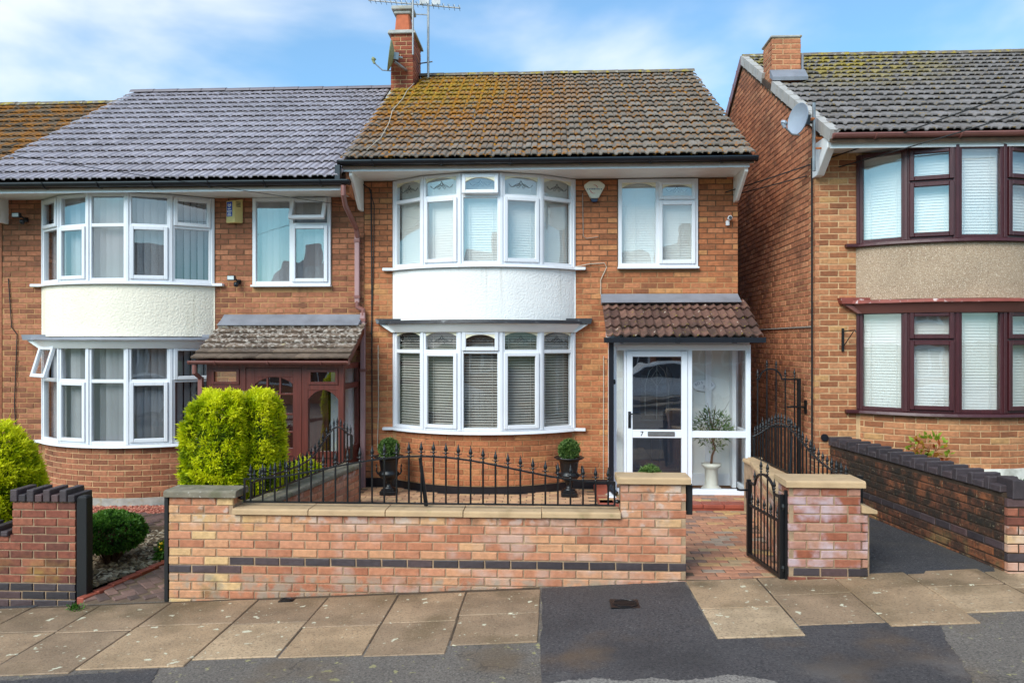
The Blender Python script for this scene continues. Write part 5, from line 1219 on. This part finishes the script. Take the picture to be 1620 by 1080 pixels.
# ================================================================== urns and plants
def leafy(name, c, rad, n, mat, parent, p=2., ln=.05, wd=.013, k=6, seed=1, amp=.10, zmin=None, up=.15, freq=2.6, tip=(.0, 1.), flatness=0):
    r = random.Random(seed); V = []; F = []; T = []; b = 0
    sd_ = Vector((seed*3.1, seed*1.7, seed*.9))
    for i in range(n):
        z = r.uniform(-1, 1); t = r.uniform(0, 2*PI); q = math.sqrt(1-z*z); d = Vector((q*math.cos(t), q*math.sin(t), z))
        if p > 3 and r.random() < .7:          # clipped box shape: spread the shoots over its faces and corners
            q3 = [r.uniform(-1, 1) for _ in range(3)]; q3[r.randrange(3)] = r.choice((-1, 1)); d = Vector((q3[0]*rad[0], q3[1]*rad[1], q3[2]*rad[2])).normalized()
        s = (abs(d.x/rad[0])**p+abs(d.y/rad[1])**p+abs(d.z/rad[2])**p)**(-1/p)
        pos = d*s; nzv = mnoise.noise(pos/max(rad)*freq*1.3+sd_); nz2 = mnoise.noise(pos/max(rad)*freq*4+sd_)
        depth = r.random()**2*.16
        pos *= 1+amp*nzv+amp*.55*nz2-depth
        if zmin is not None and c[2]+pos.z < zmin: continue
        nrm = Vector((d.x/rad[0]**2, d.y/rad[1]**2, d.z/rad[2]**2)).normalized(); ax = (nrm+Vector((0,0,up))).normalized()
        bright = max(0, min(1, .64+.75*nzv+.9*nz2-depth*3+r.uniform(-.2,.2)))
        for j in range(k):
            v = (ax*r.uniform(.5,1.2)+Vector((r.gauss(0,.55), r.gauss(0,.55), r.gauss(0,.55)))).normalized()
            l = ln*r.uniform(.6,1.25)*(1.7 if r.random() < .04 else 1); sd2 = v.cross(Vector((r.gauss(0,1), r.gauss(0,1), r.gauss(0,1)))).normalized()*wd*.5*r.uniform(.8,1.3)
            o = Vector(c)+pos+Vector((r.gauss(0,1), r.gauss(0,1), r.gauss(0,1)))*ln*.25
            V += [tuple(o), tuple(o+v*l*.45+sd2), tuple(o+v*l), tuple(o+v*l*.45-sd2)]; F.append((b,b+1,b+2,b+3)); b += 4
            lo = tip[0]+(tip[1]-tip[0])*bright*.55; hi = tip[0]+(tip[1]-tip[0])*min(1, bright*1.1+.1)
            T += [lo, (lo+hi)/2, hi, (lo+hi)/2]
    me = bpy.data.meshes.new(name); me.from_pydata(V, [], F); me.attributes.new('tone','FLOAT','POINT').data.foreach_set('value', T); me.materials.append(MATS[mat])
    o = bpy.data.objects.new(name, me); return link(o, parent)
def core_blob(name, c, rad, mat, parent, p=2., s=.8):
    m = MB(); prof = []; nseg = 14
    vs = []; fs = []; R_ = 9
    for i in range(R_+1):
        ph = -PI/2+PI*i/R_
        for k in range(nseg):
            th = 2*PI*k/nseg; d = Vector((math.cos(ph)*math.cos(th)+1e-6, math.cos(ph)*math.sin(th)+1e-6, math.sin(ph)))
            q = (abs(d.x/rad[0])**p+abs(d.y/rad[1])**p+abs(d.z/rad[2])**p)**(-1/p)*s; q *= 1+.12*mnoise.noise(d*3)
            vs.append((c[0]+d.x*q, c[1]+d.y*q, c[2]+d.z*q))
    for i in range(R_):
        for k in range(nseg): k2 = (k+1)%nseg; fs.append((i*nseg+k, i*nseg+k2, (i+1)*nseg+k2, (i+1)*nseg+k))
    m.add(vs, fs); return m.build(name, mat, parent, smooth=True)
def stems(t, c, n, r0, h, spread, mat='twig', seed=1, th=.008):
    m = MB(); r = random.Random(seed)
    for i in range(n):
        a = r.uniform(0, 2*PI); e = spread*r.uniform(.3, 1)
        m.tube([(c[0]+.04*math.cos(a), c[1]+.04*math.sin(a), c[2]), (c[0]+e*.5*math.cos(a)+r.uniform(-.02,.02), c[1]+e*.5*math.sin(a), c[2]+h*.5), (c[0]+e*math.cos(a), c[1]+e*math.sin(a), c[2]+h*r.uniform(.8,1.1))], th, 5, th*.4)
    return m.build('trunk', mat, t)
def bush(name, label, cat, base, lobes, n, mat, ln, wd, k, seed, p=2.4, core='yew_core', group=None, amp=.10, up=.3):
    t = thing(name, label, cat, base, group)
    for i, (c, rad, w) in enumerate(lobes):
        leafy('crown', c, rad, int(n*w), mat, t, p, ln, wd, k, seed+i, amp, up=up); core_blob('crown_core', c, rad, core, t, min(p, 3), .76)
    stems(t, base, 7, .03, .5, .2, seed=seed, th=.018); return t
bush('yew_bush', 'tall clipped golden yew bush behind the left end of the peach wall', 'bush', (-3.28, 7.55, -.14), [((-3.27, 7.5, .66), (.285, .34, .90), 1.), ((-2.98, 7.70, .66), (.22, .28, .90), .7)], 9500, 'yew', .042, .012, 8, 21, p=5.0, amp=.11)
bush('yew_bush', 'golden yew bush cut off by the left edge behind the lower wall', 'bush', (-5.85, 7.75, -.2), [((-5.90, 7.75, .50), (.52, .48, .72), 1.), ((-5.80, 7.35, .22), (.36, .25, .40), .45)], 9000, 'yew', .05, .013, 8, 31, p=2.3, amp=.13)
t = thing('hedge', 'low golden hedge behind the railing of the dividing wall', 'hedge', (-2.95, 8.2, -.14))
for i in range(3):
    c = (-2.98+i*.06, 7.75+i*.5, .26); leafy('crown', c, (.26, .34, .36+.05*i), 1600, 'yew', t, 2.4, .055, .013, 7, 51+i, .12); core_blob('crown_core', c, (.26,.34,.36), 'yew_core', t)
sh = thing('shrub', 'low rounded green shrub with bare twiggy base on the gravel bed', 'shrub', (-4.56, 7.8, -.21))
leafy('crown', (-4.56, 7.8, .12), (.32, .32, .19), 4200, 'shrub_leaf', sh, 2.2, .03, .018, 5, 61, .08, zmin=-.03); core_blob('crown_core', (-4.56, 7.8, .08), (.30,.30,.15), 'twig', sh)
stems(sh, (-4.56, 7.8, -.21), 60, .03, .26, .27, seed=6, th=.006)
fl = thing('flowering_plant', 'small yellow flowered plant at the edge of the path', 'plant', (-4.02, 7.95, -.2))
leafy('foliage', (-4.02, 7.95, -.12), (.12, .10, .08), 260, 'shrub_leaf', fl, 2, .05, .016, 4, 71, .2); leafy('blossom', (-4.0, 7.93, -.06), (.10, .08, .05), 60, 'flower', fl, 2, .025, .02, 4, 72, .2)
def urn(cx, cy, z0, label):
    t = thing('garden_urn', label, 'urn', (cx, cy, z0), 'black cast iron urns')
    m = MB(); m.box(cx-.105, cx+.105, cy-.105, cy+.105, z0, z0+.05); m.box(cx-.085, cx+.085, cy-.085, cy+.085, z0+.05, z0+.075); m.build('plinth', 'black_iron', t, bevel=.006)
    m = MB(); n = 24
    prof = [(.075,.074),(.078,.085),(.045,.10),(.036,.13),(.042,.165),(.055,.175),(.05,.185),(.10,.215),(.128,.25),(.132,.28),(.112,.298),(.108,.31),(.112,.34),(.122,.42),(.130,.455),(.150,.475),(.190,.490),(.197,.500),(.188,.508),(.150,.502),(.126,.49),(.12,.45),(.0,.44)]
    m.lathe(prof, (cx, cy, z0), n)
    for i, v in enumerate(m.v):
        a = math.atan2(v.y-cy, v.x-cx); k = .0
        h = v.z-z0
        if .2 < h < .3: k = .05*math.cos(a*12)
        elif .47 < h < .51: k = .03*math.cos(a*12)
        v.x = cx+(v.x-cx)*(1+k); v.y = cy+(v.y-cy)*(1+k)
    m.build('bowl', 'black_iron', t, smooth=True)
    for s in (-1, 1):
        m = MB(); m.tube([(cx+s*x, cy, z0+z) for x, z in ((.118,.255),(.150,.27),(.168,.30),(.160,.34),(.166,.365))], .013, 6, .009); m.lathe([(0,-.012),(.014,0),(.006,.02),(0,.03)], (cx+s*.166, cy, z0+.37), 8); m.build('handle', 'black_iron', t, smooth=True)
    m = MB(); m.lathe([(.0,.485),(.11,.485),(.11,.49),(.0,.495)], (cx, cy, z0), 12); m.build('soil', 'pot_white', t)
def ball(cx, cy, cz, r, label, seed):
    t = thing('box_ball', label, 'topiary', (cx, cy, cz-r), 'clipped box balls')
    leafy('foliage', (cx, cy, cz), (r, r, r), 1500, 'box_leaf', t, 2, .024, .012, 5, seed, .07); core_blob('foliage_core', (cx, cy, cz), (r, r, r), 'yew_core', t, 2, .92)
urn(-2.13, 10.12, .085, 'black cast iron urn left of the bay, near the downpipe'); ball(-2.13, 10.12, .085+.60, .125, 'clipped box ball in the urn near the downpipe', 81)
urn(.25, 10.12, .085, 'black cast iron urn right of the bay, near the porch'); ball(.25, 10.12, .085+.60, .125, 'clipped box ball in the urn near the porch', 82)
ball(2.33, 7.05, .70, .14, 'rounded green plant behind the cap of the frosted gate pier', 83); ball(.90, 7.0, .88, .09, 'sprig of green showing over the right pier cap of the peach wall', 84)
# potted olive inside the porch
t = thing('potted_olive', 'small olive tree on a white fluted pedestal inside the glazed porch', 'potted plant', (2.14, 10.36, pz))
m = MB(); m.lathe([(.13,0),(.13,.03),(.10,.05),(.085,.07),(.08,.27),(.10,.29),(.13,.32),(.13,.345),(.0,.345)], (2.14, 10.36, pz), 20)
for v in m.v:
    if pz+.065 < v.z < pz+.28: a = math.atan2(v.y-10.36, v.x-2.14); v.x = 2.14+(v.x-2.14)*(1+.05*math.cos(a*10)); v.y = 10.36+(v.y-10.36)*(1+.05*math.cos(a*10))
m.build('pedestal', 'pot_white', t, smooth=True)
m = MB(); m.tube([(2.14,10.36,pz+.34),(2.15,10.36,pz+.45),(2.19,10.35,pz+.55),(2.15,10.36,pz+.66),(2.16,10.36,pz+.8)], .017, 6, .008)
r = random.Random(5)
for i in range(14):
    a = r.uniform(0, 2*PI); e = r.uniform(.08,.24); m.tube([(2.16,10.36,pz+.58+i*.02),(2.16+e*.6*math.cos(a),10.36+e*.3*math.sin(a),pz+.76+i*.02),(2.16+e*math.cos(a),10.36+e*.5*math.sin(a),pz+.85+i*.025)], .005, 4, .002)
m.build('trunk', 'twig', t)
leafy('foliage', (2.15, 10.36, pz+.80), (.24, .16, .28), 300, 'box_leaf', t, 1.6, .06, .014, 3, 91, .25)
t = thing('seedling', 'young self sown plant with reddish and green leaves by the right bay', 'plant', (4.25, 8.9, .46))
stems(t, (4.25, 8.9, .46), 5, .02, .42, .16, seed=4, th=.006); leafy('foliage', (4.25, 8.9, .80), (.22, .16, .22), 70, 'autumn_leaf', t, 2, .07, .035, 3, 95, .3)
t = thing('grass_tufts', 'tufts of grass and weeds behind the mossy wall', 'grass', (5, 8.4, .46)); t['kind'] = 'stuff'
for i in range(9): leafy('blades', (4.6+i*.17+RND.uniform(-.1,.1), 8.3+RND.uniform(-.3,.2), .48), (.12, .1, .06), 60, 'shrub_leaf', t, 2, .10, .012, 4, 100+i, .2, up=.9)
t = thing('weeds', 'tiny green weed at the corner of the left flagstones', 'weed', (-4.15, 6.55, gz(-4.15)))
leafy('foliage', (-4.15, 6.55, gz(-4.15)+.01), (.07, .03, .02), 50, 'shrub_leaf', t, 2, .03, .012, 4, 120, .2)
# ================================================================== fittings on the houses
# hexagonal alarm box
t = thing('alarm_box', 'cream shield shaped alarm box with a dark blue lamp', 'alarm box', (.615, D-.04, 4.02))
hx = [(-.07,.14),(.07,.14),(.145,.085),(.14,.06),(.055,-.10),(-.055,-.10),(-.14,.06),(-.145,.085)]
m = MB(tr(.612, 0, 4.165)); m.prism(hx, D-.065, D-.012); m.build('case', 'alarm_cream', t, bevel=.012)
m = MB(tr(.612, 0, 4.165)); m.prism([(.05,-.102),(.045,-.135),(.03,-.15),(-.03,-.15),(-.045,-.135),(-.05,-.102)], D-.06, D-.014); m.build('lamp', 'navy_plastic', t, bevel=.006)
for a0, a1 in ((20, 100), (200, 290)):
    m = MB(); m.tube([(.605+.052*math.cos(math.radians(a0+(a1-a0)*k/8)), D-.0665, 4.19+.058*math.sin(math.radians(a0+(a1-a0)*k/8))) for k in range(9)], .006, 4, .002); m.build('logo_arc', 'red_print', t)
m = MB()
for k in range(9): m.box(.512+k*.023, .512+k*.023+RND.uniform(.010,.017), D-.0675, D-.0655, 4.182, 4.182+RND.uniform(.014,.022))
m.build('faded_print', 'grey_print', t)
t = thing('alarm_box', 'yellowed wedge shaped alarm box with a blue sticker', 'alarm box', (-4.43, D-.05, 3.76))
m = MB(tr(-4.44, 0, 3.93)); m.hexa([(-.115,D-.05,-.165),(.03,D-.11,-.165),(.115,D-.012,-.165),(-.115,D-.012,-.165)], [(-.115,D-.05,.145),(.03,D-.11,.145),(.115,D-.012,.175),(-.115,D-.012,.15)]); m.build('case', 'alarm_yellow', t, bevel=.008)
T = tr(-4.44, 0, 3.93) @ tr(-.115, D-.05, 0) @ rot('Z', math.atan2(-.06, .145))
m = MB(T); m.box(.015, .115, -.004, .002, -.075, .13); m.build('sticker', 'sign_blue', t)
m = MB(T); m.tube([(.068+.024*math.cos(math.radians(a)), -.005, .085+.024*math.sin(math.radians(a))) for a in range(-220, 41, 20)], .006, 5); m.box(.06, .078, -.006, -.003, .078, .094); m.build('emblem', 'white_print', t)
m = MB(T)
for z, n in ((.03,4),(-.003,6),(-.033,4),(-.058,5)):
    for k in range(n): x = .065-.007*n+k*.014; m.box(x+.001, x+.012, -.006, -.003, z-.008, z+.008)
m.build('faded_print', 'white_print', t)
m = MB(tr(-4.44, 0, 3.93))
for k in range(4): z = .06+k*.02; m.hexa([(.05,D-.094,z),(.09,D-.048,z),(.09,D-.04,z),(.05,D-.086,z)], [(.05,D-.094,z+.008),(.09,D-.048,z+.008),(.09,D-.04,z+.008),(.05,D-.086,z+.008)])
m.build('sounder_slots', 'black_print', t)
def floodlight(x, z, label):
    t = thing('security_light', label, 'security light', (x, D-.06, z-.1))
    m = MB(); m.box(x-.075, x+.035, D-.17, D-.11, z-.01, z+.06); m.build('lamp_housing', 'black_plastic', t, bevel=.006)
    m = MB(); m.box(x-.065, x+.025, D-.174, D-.1705, z+.0, z+.05); m.build('lamp_glass', 'lens', t)
    m = MB(); m.lathe([(0,-.04),(.03,-.03),(.036,0),(.03,.03),(0,.035)], (x+.03, D-.10, z-.06), 12); m.build('sensor', 'black_plastic', t, smooth=True)
    m = MB(); m.tube([(x+.02, D-.11, z+.02), (x+.045, D-.06, z-.02), (x+.04, D-.008, z-.02)], .012, 6); m.box(x+.005, x+.06, D-.03, D-.008, z-.05, z+.01); m.build('bracket', 'black_plastic', t)
floodlight(-4.42, 2.96, 'small black security light beside the left flat window'); floodlight(-7.52, 3.86, 'black security light at the far left under the eaves')
t = thing('cctv_camera', 'tiny white security camera near the corner of the end house', 'camera', (2.44, D-.05, 3.72))
m = MB(); m.tube([(2.45,D-.03,3.78),(2.43,D-.16,3.77)], .03, 10); m.build('body', 'white_plastic', t, smooth=True); m = MB(); m.tube([(2.432,D-.158,3.77),(2.429,D-.168,3.77)], .022, 10); m.build('lens', 'black_print', t)
m = MB(); m.box(2.40, 2.45, D-.05, D-.008, 3.68, 3.75); m.build('bracket', 'white_plastic', t, bevel=.006)
# oval house sign in the porch
t = thing('house_sign', 'white oval name plaque with a number seven inside the porch', 'sign', (2.10, D-.02, 1.45))
m = MB(); m.lathe([(.0,-.006),(.5,-.006),(.52,0),(.5,.006),(0,.008)], n=28)
for v in m.v: v.xyz = (2.10+v.x*.30*(1+.0), D-.045-v.z, 1.50+v.y*.155)
m.build('plaque', 'white_plastic', t, smooth=False)
for i, chh in enumerate('BOSTON'):
    a = math.radians(155-i*26); text('lettering', chh, .05, tr(2.10+.115*math.cos(a), D-.054, 1.485+.055*math.sin(a)) @ rot('Y', -(a-PI/2)*.6) @ rot('X', PI/2), 'grey_print', t)
text('lettering', '7', .06, tr(2.10, D-.054, 1.475) @ rot('X', PI/2), 'grey_print', t)
# wall bracket and vent on the right house
t = thing('basket_bracket', 'black iron hanging basket bracket on the right house', 'bracket', (3.57, RD-.1, 2.0))
m = MB(); m.box(3.55, 3.575, RD-.03, RD-.009, 1.98, 2.26); m.build('back_bar', 'black_iron', t); m = MB(); m.tube([(3.562,RD-.03,2.22),(3.60,RD-.10,2.23),(3.64,RD-.2,2.235),(3.645,RD-.21,2.21)], .007, 6); m.tube([(3.562,RD-.03,2.03),(3.63,RD-.18,2.22)], .006, 6); m.build('arm', 'black_iron', t)
m = MB(); m.tube([(3.345,RD-.03,.93),(3.345,RD-.008,.93)], .045, 12); m.build('flue_cap', 'black_plastic', label='round black vent cap low on the right house corner', cat='vent cap')
# satellite dishes
def dish(c, aim, size, mat, t, tall=1.15):
    aim = Vector(aim).normalized(); q = aim.to_track_quat('Z', 'Y').to_matrix().to_4x4(); T = tr(*c) @ q
    m = MB(T); prof = [(size*k/8, .28*size*(k/8)**2) for k in range(9)]+[(size*1.02, .29*size), (size*1.0, .265*size)]+[(size*k/8, .28*size*(k/8)**2-.012) for k in range(8,-1,-1)]
    m.lathe([(max(r,1e-4), z) for r, z in prof], n=28); m.build('reflector', mat, t, smooth=True)
    m = MB(T); m.tube([(0,-size*1.0,.05*size),(0,-size*1.05,.6*size),(0,-size*.62,1.25*size)], .011, 6); m.build('feed_arm', 'steel', t)
    m = MB(T); m.tube([(0,-size*.70,1.15*size),(0,-size*.45,1.32*size)], .022, 8); m.tube([(0,-size*.5,1.28*size),(0,-size*.36,1.22*size)], .034, 10, .04); m.build('receiver', 'dish_grey' if mat == 'dish_grey' else 'dish_green', t)
    m = MB(T); m.box(-.05, .05, -.06, .06, -.09, -.005); m.tube([(0,0,-.05),(0,.0,-.16)], .022, 8); m.build('mount', 'black_iron' if mat == 'dish_grey' else 'steel', t)
t = thing('satellite_dish', 'grey satellite dish on a pole at the gable of the right house', 'satellite dish', (3.12, 9.3, 3.7), 'satellite dishes')
dish((2.97, 9.28, 4.72), (-.95, -.32, .10), .185, 'dish_grey', t)
m = MB(); m.tube([(3.13,9.32,4.12),(3.13,9.32,4.93)], .02, 8); m.build('pole', 'steel', t)
m = MB(); m.box(3.13, 3.27, 9.31, 9.33, 4.50, 4.52); m.box(3.13, 3.27, 9.31, 9.33, 4.38, 4.40); m.box(3.235, 3.25, 9.3, 9.72, 4.36, 4.54); m.tube([(3.04,9.30,4.71),(3.13,9.32,4.74)], .022, 8); m.build('wall_bracket', 'rust', t)
t = thing('satellite_dish', 'green stained satellite dish seen edge on beside the chimney', 'satellite dish', (-2.75, 13.4, 6.6), 'satellite dishes')
dish((-2.70, 13.20, 7.02), (-.97, -.22, .12), .26, 'dish_green', t)
m = MB(); m.tube([(-2.68,13.2,6.93),(-2.56,13.3,6.86),(-2.52,13.44,6.86)], .025, 8); m.build('wall_bracket', 'steel', t)
# television aerial
t = thing('television_aerial', 'long comb shaped television aerial on a mast behind the chimney', 'aerial', (-2.15, 14.0, 6.9))
AY = 13.9
m = MB(); m.tube([(-2.205,AY,6.85),(-2.205,AY,8.45)], .022, 8); m.build('mast', 'steel', t)
m = MB(); m.tube([(-2.40,13.42,7.12),(-2.40,13.42,8.2)], .018, 8); m.build('mast', 'steel', t)
m = MB(); m.tube([(-3.30,AY,8.31),(-1.62,AY,8.13)], .014, 6); m.build('boom', 'steel', t)
for i in range(18):
    f = i/17; x = -3.28+1.64*f; z = 8.308-.176*f; m = MB(); m.tube([(x,AY-.13,z+.0),(x,AY,z+.012),(x+.0,AY+.13,z+.0)], .005, 4); m.tube([(x,AY,z-.02),(x+.01,AY,z+.055)], .007, 4); m.build('element', 'steel', t)
m = MB(); m.box(-2.36, -2.19, AY-.03, AY-.02, 8.21, 8.36); m.build('reflector', 'steel', t); m = MB(); m.box(-2.14, -1.98, AY-.03, AY-.02, 8.19, 8.34); m.build('reflector', 'steel', t)
m = MB(); m.tube([(-2.62,AY-.02,8.04),(-2.20,AY,8.02)], .012, 6); m.tube([(-2.42,14.0,7.17),(-2.13,AY,7.17)], .012, 6); m.build('stay', 'steel', t)
# cables
def cable(pts, r, mat, label, n=1, name='cable', group=None):
    out_ = []
    pts = [Vector(p) for p in pts]
    for i in range(len(pts)-1):
        for k in range(n): out_.append(pts[i].lerp(pts[i+1], k/n))
    out_.append(pts[-1]); m = MB(); m.tube(out_, r, 5); m.build(name, mat, label=label, cat='cable', group=group)
def sagged(a, b, s, n=24):
    a, b = Vector(a), Vector(b); return [a.lerp(b, i/n)-Vector((0,0,s*4*(i/n)*(1-i/n))) for i in range(n+1)]
cable(sagged((2.40,10.69,4.14), (6.6,6.2,5.15), .06), .009, 'cable_black', 'upper black overhead wire running from the end house to the right', name='overhead_wire')
cable(sagged((2.50,10.69,4.10), (6.7,6.2,4.86), .08), .008, 'cable_black', 'lower twisted overhead wire running from the end house to the right', name='overhead_wire')
cable(sagged((-2.9,10.6,4.0), (-7.5,5.2,4.02), .02), .004, 'cable_black', 'thin overhead wire crossing below the left gutter', name='overhead_wire')
cable([(-2.62,10.67,4.30),(-2.50,10.68,4.22),(-2.49,10.68,2.6),(-2.485,10.68,.2)], .009, 'cable_black', 'black cable running down the brick beside the brown downpipe')
cable([(-2.53,10.68,4.25),(-2.455,10.68,4.0),(-2.47,10.68,3.0),(-2.50,10.68,2.2)], .006, 'cable_black', 'thin second black cable looping beside the longer one')
cable([(-2.40,10.68,2.05),(-2.395,10.68,1.2),(-2.41,10.68,.6)], .006, 'cable_white', 'white cable hanging beside the left end of the lower bow window')
cable([(.35,10.66,3.13),(.55,10.68,3.17),(.75,10.68,3.18),(.78,10.68,3.12),(.70,10.68,2.95),(.70,10.68,2.75)], .006, 'cable_white', 'white cable looping from the bow window sill to the porch roof')
cable([(.45,10.68,4.14),(.46,10.68,3.55),(.50,10.68,3.52),(.66,10.68,3.54)], .005, 'cable_grey', 'thin grey cable hanging below the cream alarm box')
cable([(.74,10.68,1.9),(.735,10.68,.2)], .006, 'cable_white', 'thin pale cable beside the black porch downpipe')
cable([(3.22,9.66,4.35),(3.222,9.66,.7)], .012, 'cable_black', 'dark cable down the front edge of the gable wall')
cable([(3.225,9.7,2.28),(3.225,13.0,2.28)], .01, 'cable_grey', 'pale cable running level along the gable wall')
pit = math.atan2(RZ-EZ, RY-EY); up_ = lambda x, f: (x, EY+(RY-EY)*f, EZ+(RZ-EZ)*f+.095)
cable([up_(-2.38,.83), up_(-2.42,.72), up_(-2.40,.6), up_(-2.44,.45), up_(-2.36,.3), up_(-2.34,.15), up_(-2.42,.03)], .0055, 'cable_white', 'pale loose cable trailing down the mossy tiles')
cable([(-7.75,10.68,3.0),(-7.70,10.68,2.3),(-7.62,10.68,2.2),(-7.66,10.68,1.2),(-7.6,10.68,.3)], .007, 'cable_black', 'black cable hanging on the brick at the far left')

# ================================================================== across the street: seen only in the window glass
for i, (x0, x1, zr) in enumerate(((-13.5,-4.6,6.2),(-4.0,4.8,6.6),(5.4,13.5,7.0))):
    t = thing('terraced_house', ['brick house across the street mirrored in the left windows', 'brick house across the street mirrored in the end house windows', 'brick house across the street mirrored in the rosewood windows'][i], 'house', ((x0+x1)/2, -15, gz(x0)))
    z0 = gz((x0+x1)/2)-.15
    m = MB(); m.box(x0, x1, -21, -14.5, z0, zr-2.2); m.build('wall', 'brick_side', t)
    m = MB(); m.prism([(-14.0,zr-2.3),(-17.7,zr),(-21.5,zr-2.3)], x0-.1, x1+.1, 'x'); m.build('roof', 'tile_brown', t)
    for k in range(4):
        for z in (.8, 2.9):
            cx = x0+(k+.5)*(x1-x0)/4; m = MB(); m.box(cx-.75, cx+.75, -14.5, -14.42, z0+z, z0+z+1.25); f_ = m.build('window', 'white_plastic', t)
            for s in (-.48, 0, .48): m = MB(); m.box(cx+s-.2, cx+s+.2, -14.42, -14.41, z0+z+.1, z0+z+1.15); m.build('pane', 'black_plastic', f_)
    m = MB(); m.box(x0+1, x0+1.7, -18.1, -17.3, zr-.6, zr+.9); m.build('chimney', 'brick_red', t)
p = MB(); sheet(p, [(-13.7,-14.4),(13.7,-14.4),(13.7,-6),(-13.7,-6)], -.03, .1); p.build('far_pavement', 'asphalt_old', kind='structure')
def car(cx, cy, label):
    z0 = gz(cx)-.13; t = thing('parked_car', label, 'car', (cx, cy, z0))
    prof = [(-2.1,.35),(-2.12,.62),(-1.95,.80),(-1.05,.92),(-.45,1.38),(.95,1.45),(1.65,1.0),(2.02,.92),(2.1,.6),(2.08,.35)]
    m = MB(tr(cx, cy, z0)); n = len(prof); vs = []; ins = [.0,.0,.03,.06,.22,.22,.10,.03,.0,.0]
    for s in (-1, 1):
        for (x, z), i_ in zip(prof, ins): vs.append((x, s*(.86-i_), z))
    m.add(vs, [tuple(range(n)), tuple(range(2*n-1,n-1,-1))]+[(i,i+n,(i+1)%n+n,(i+1)%n) for i in range(n)]); m.build('body', 'car_paint', t, bevel=.04)
    for s in (-1, 1):
        m = MB(tr(cx, cy, z0)); m.add([(-.95,s*.815,.96),(-.45,s*.662,1.33),(.9,s*.655,1.39),(1.45,s*.78,1.0)], [(0,1,2,3)]); 
        for v in m.v: v.y += s*.012
        m.build('side_window', 'black_plastic', t)
        for wx in (-1.3, 1.3):
            m = MB(tr(cx+wx, cy+s*.78, z0+.31) @ rot('X', PI/2)); m.lathe([(.1,-.1),(.29,-.1),(.315,-.07),(.315,.07),(.29,.1),(.1,.1)], n=20); w_ = m.build('wheel', 'tyre', t)
            m = MB(tr(cx+wx, cy+s*.78, z0+.31) @ rot('X', PI/2)); m.lathe([(.02,-.105),(.19,-.106),(.2,-.09),(.2,.09),(.19,.106),(.02,.105)], n=16); m.build('rim', 'steel', w_)
car(-4.2, -4.6, 'white car parked opposite, mirrored in the left bay glass'); car(3.4, -4.6, 'white car parked opposite, mirrored in the porch glass')
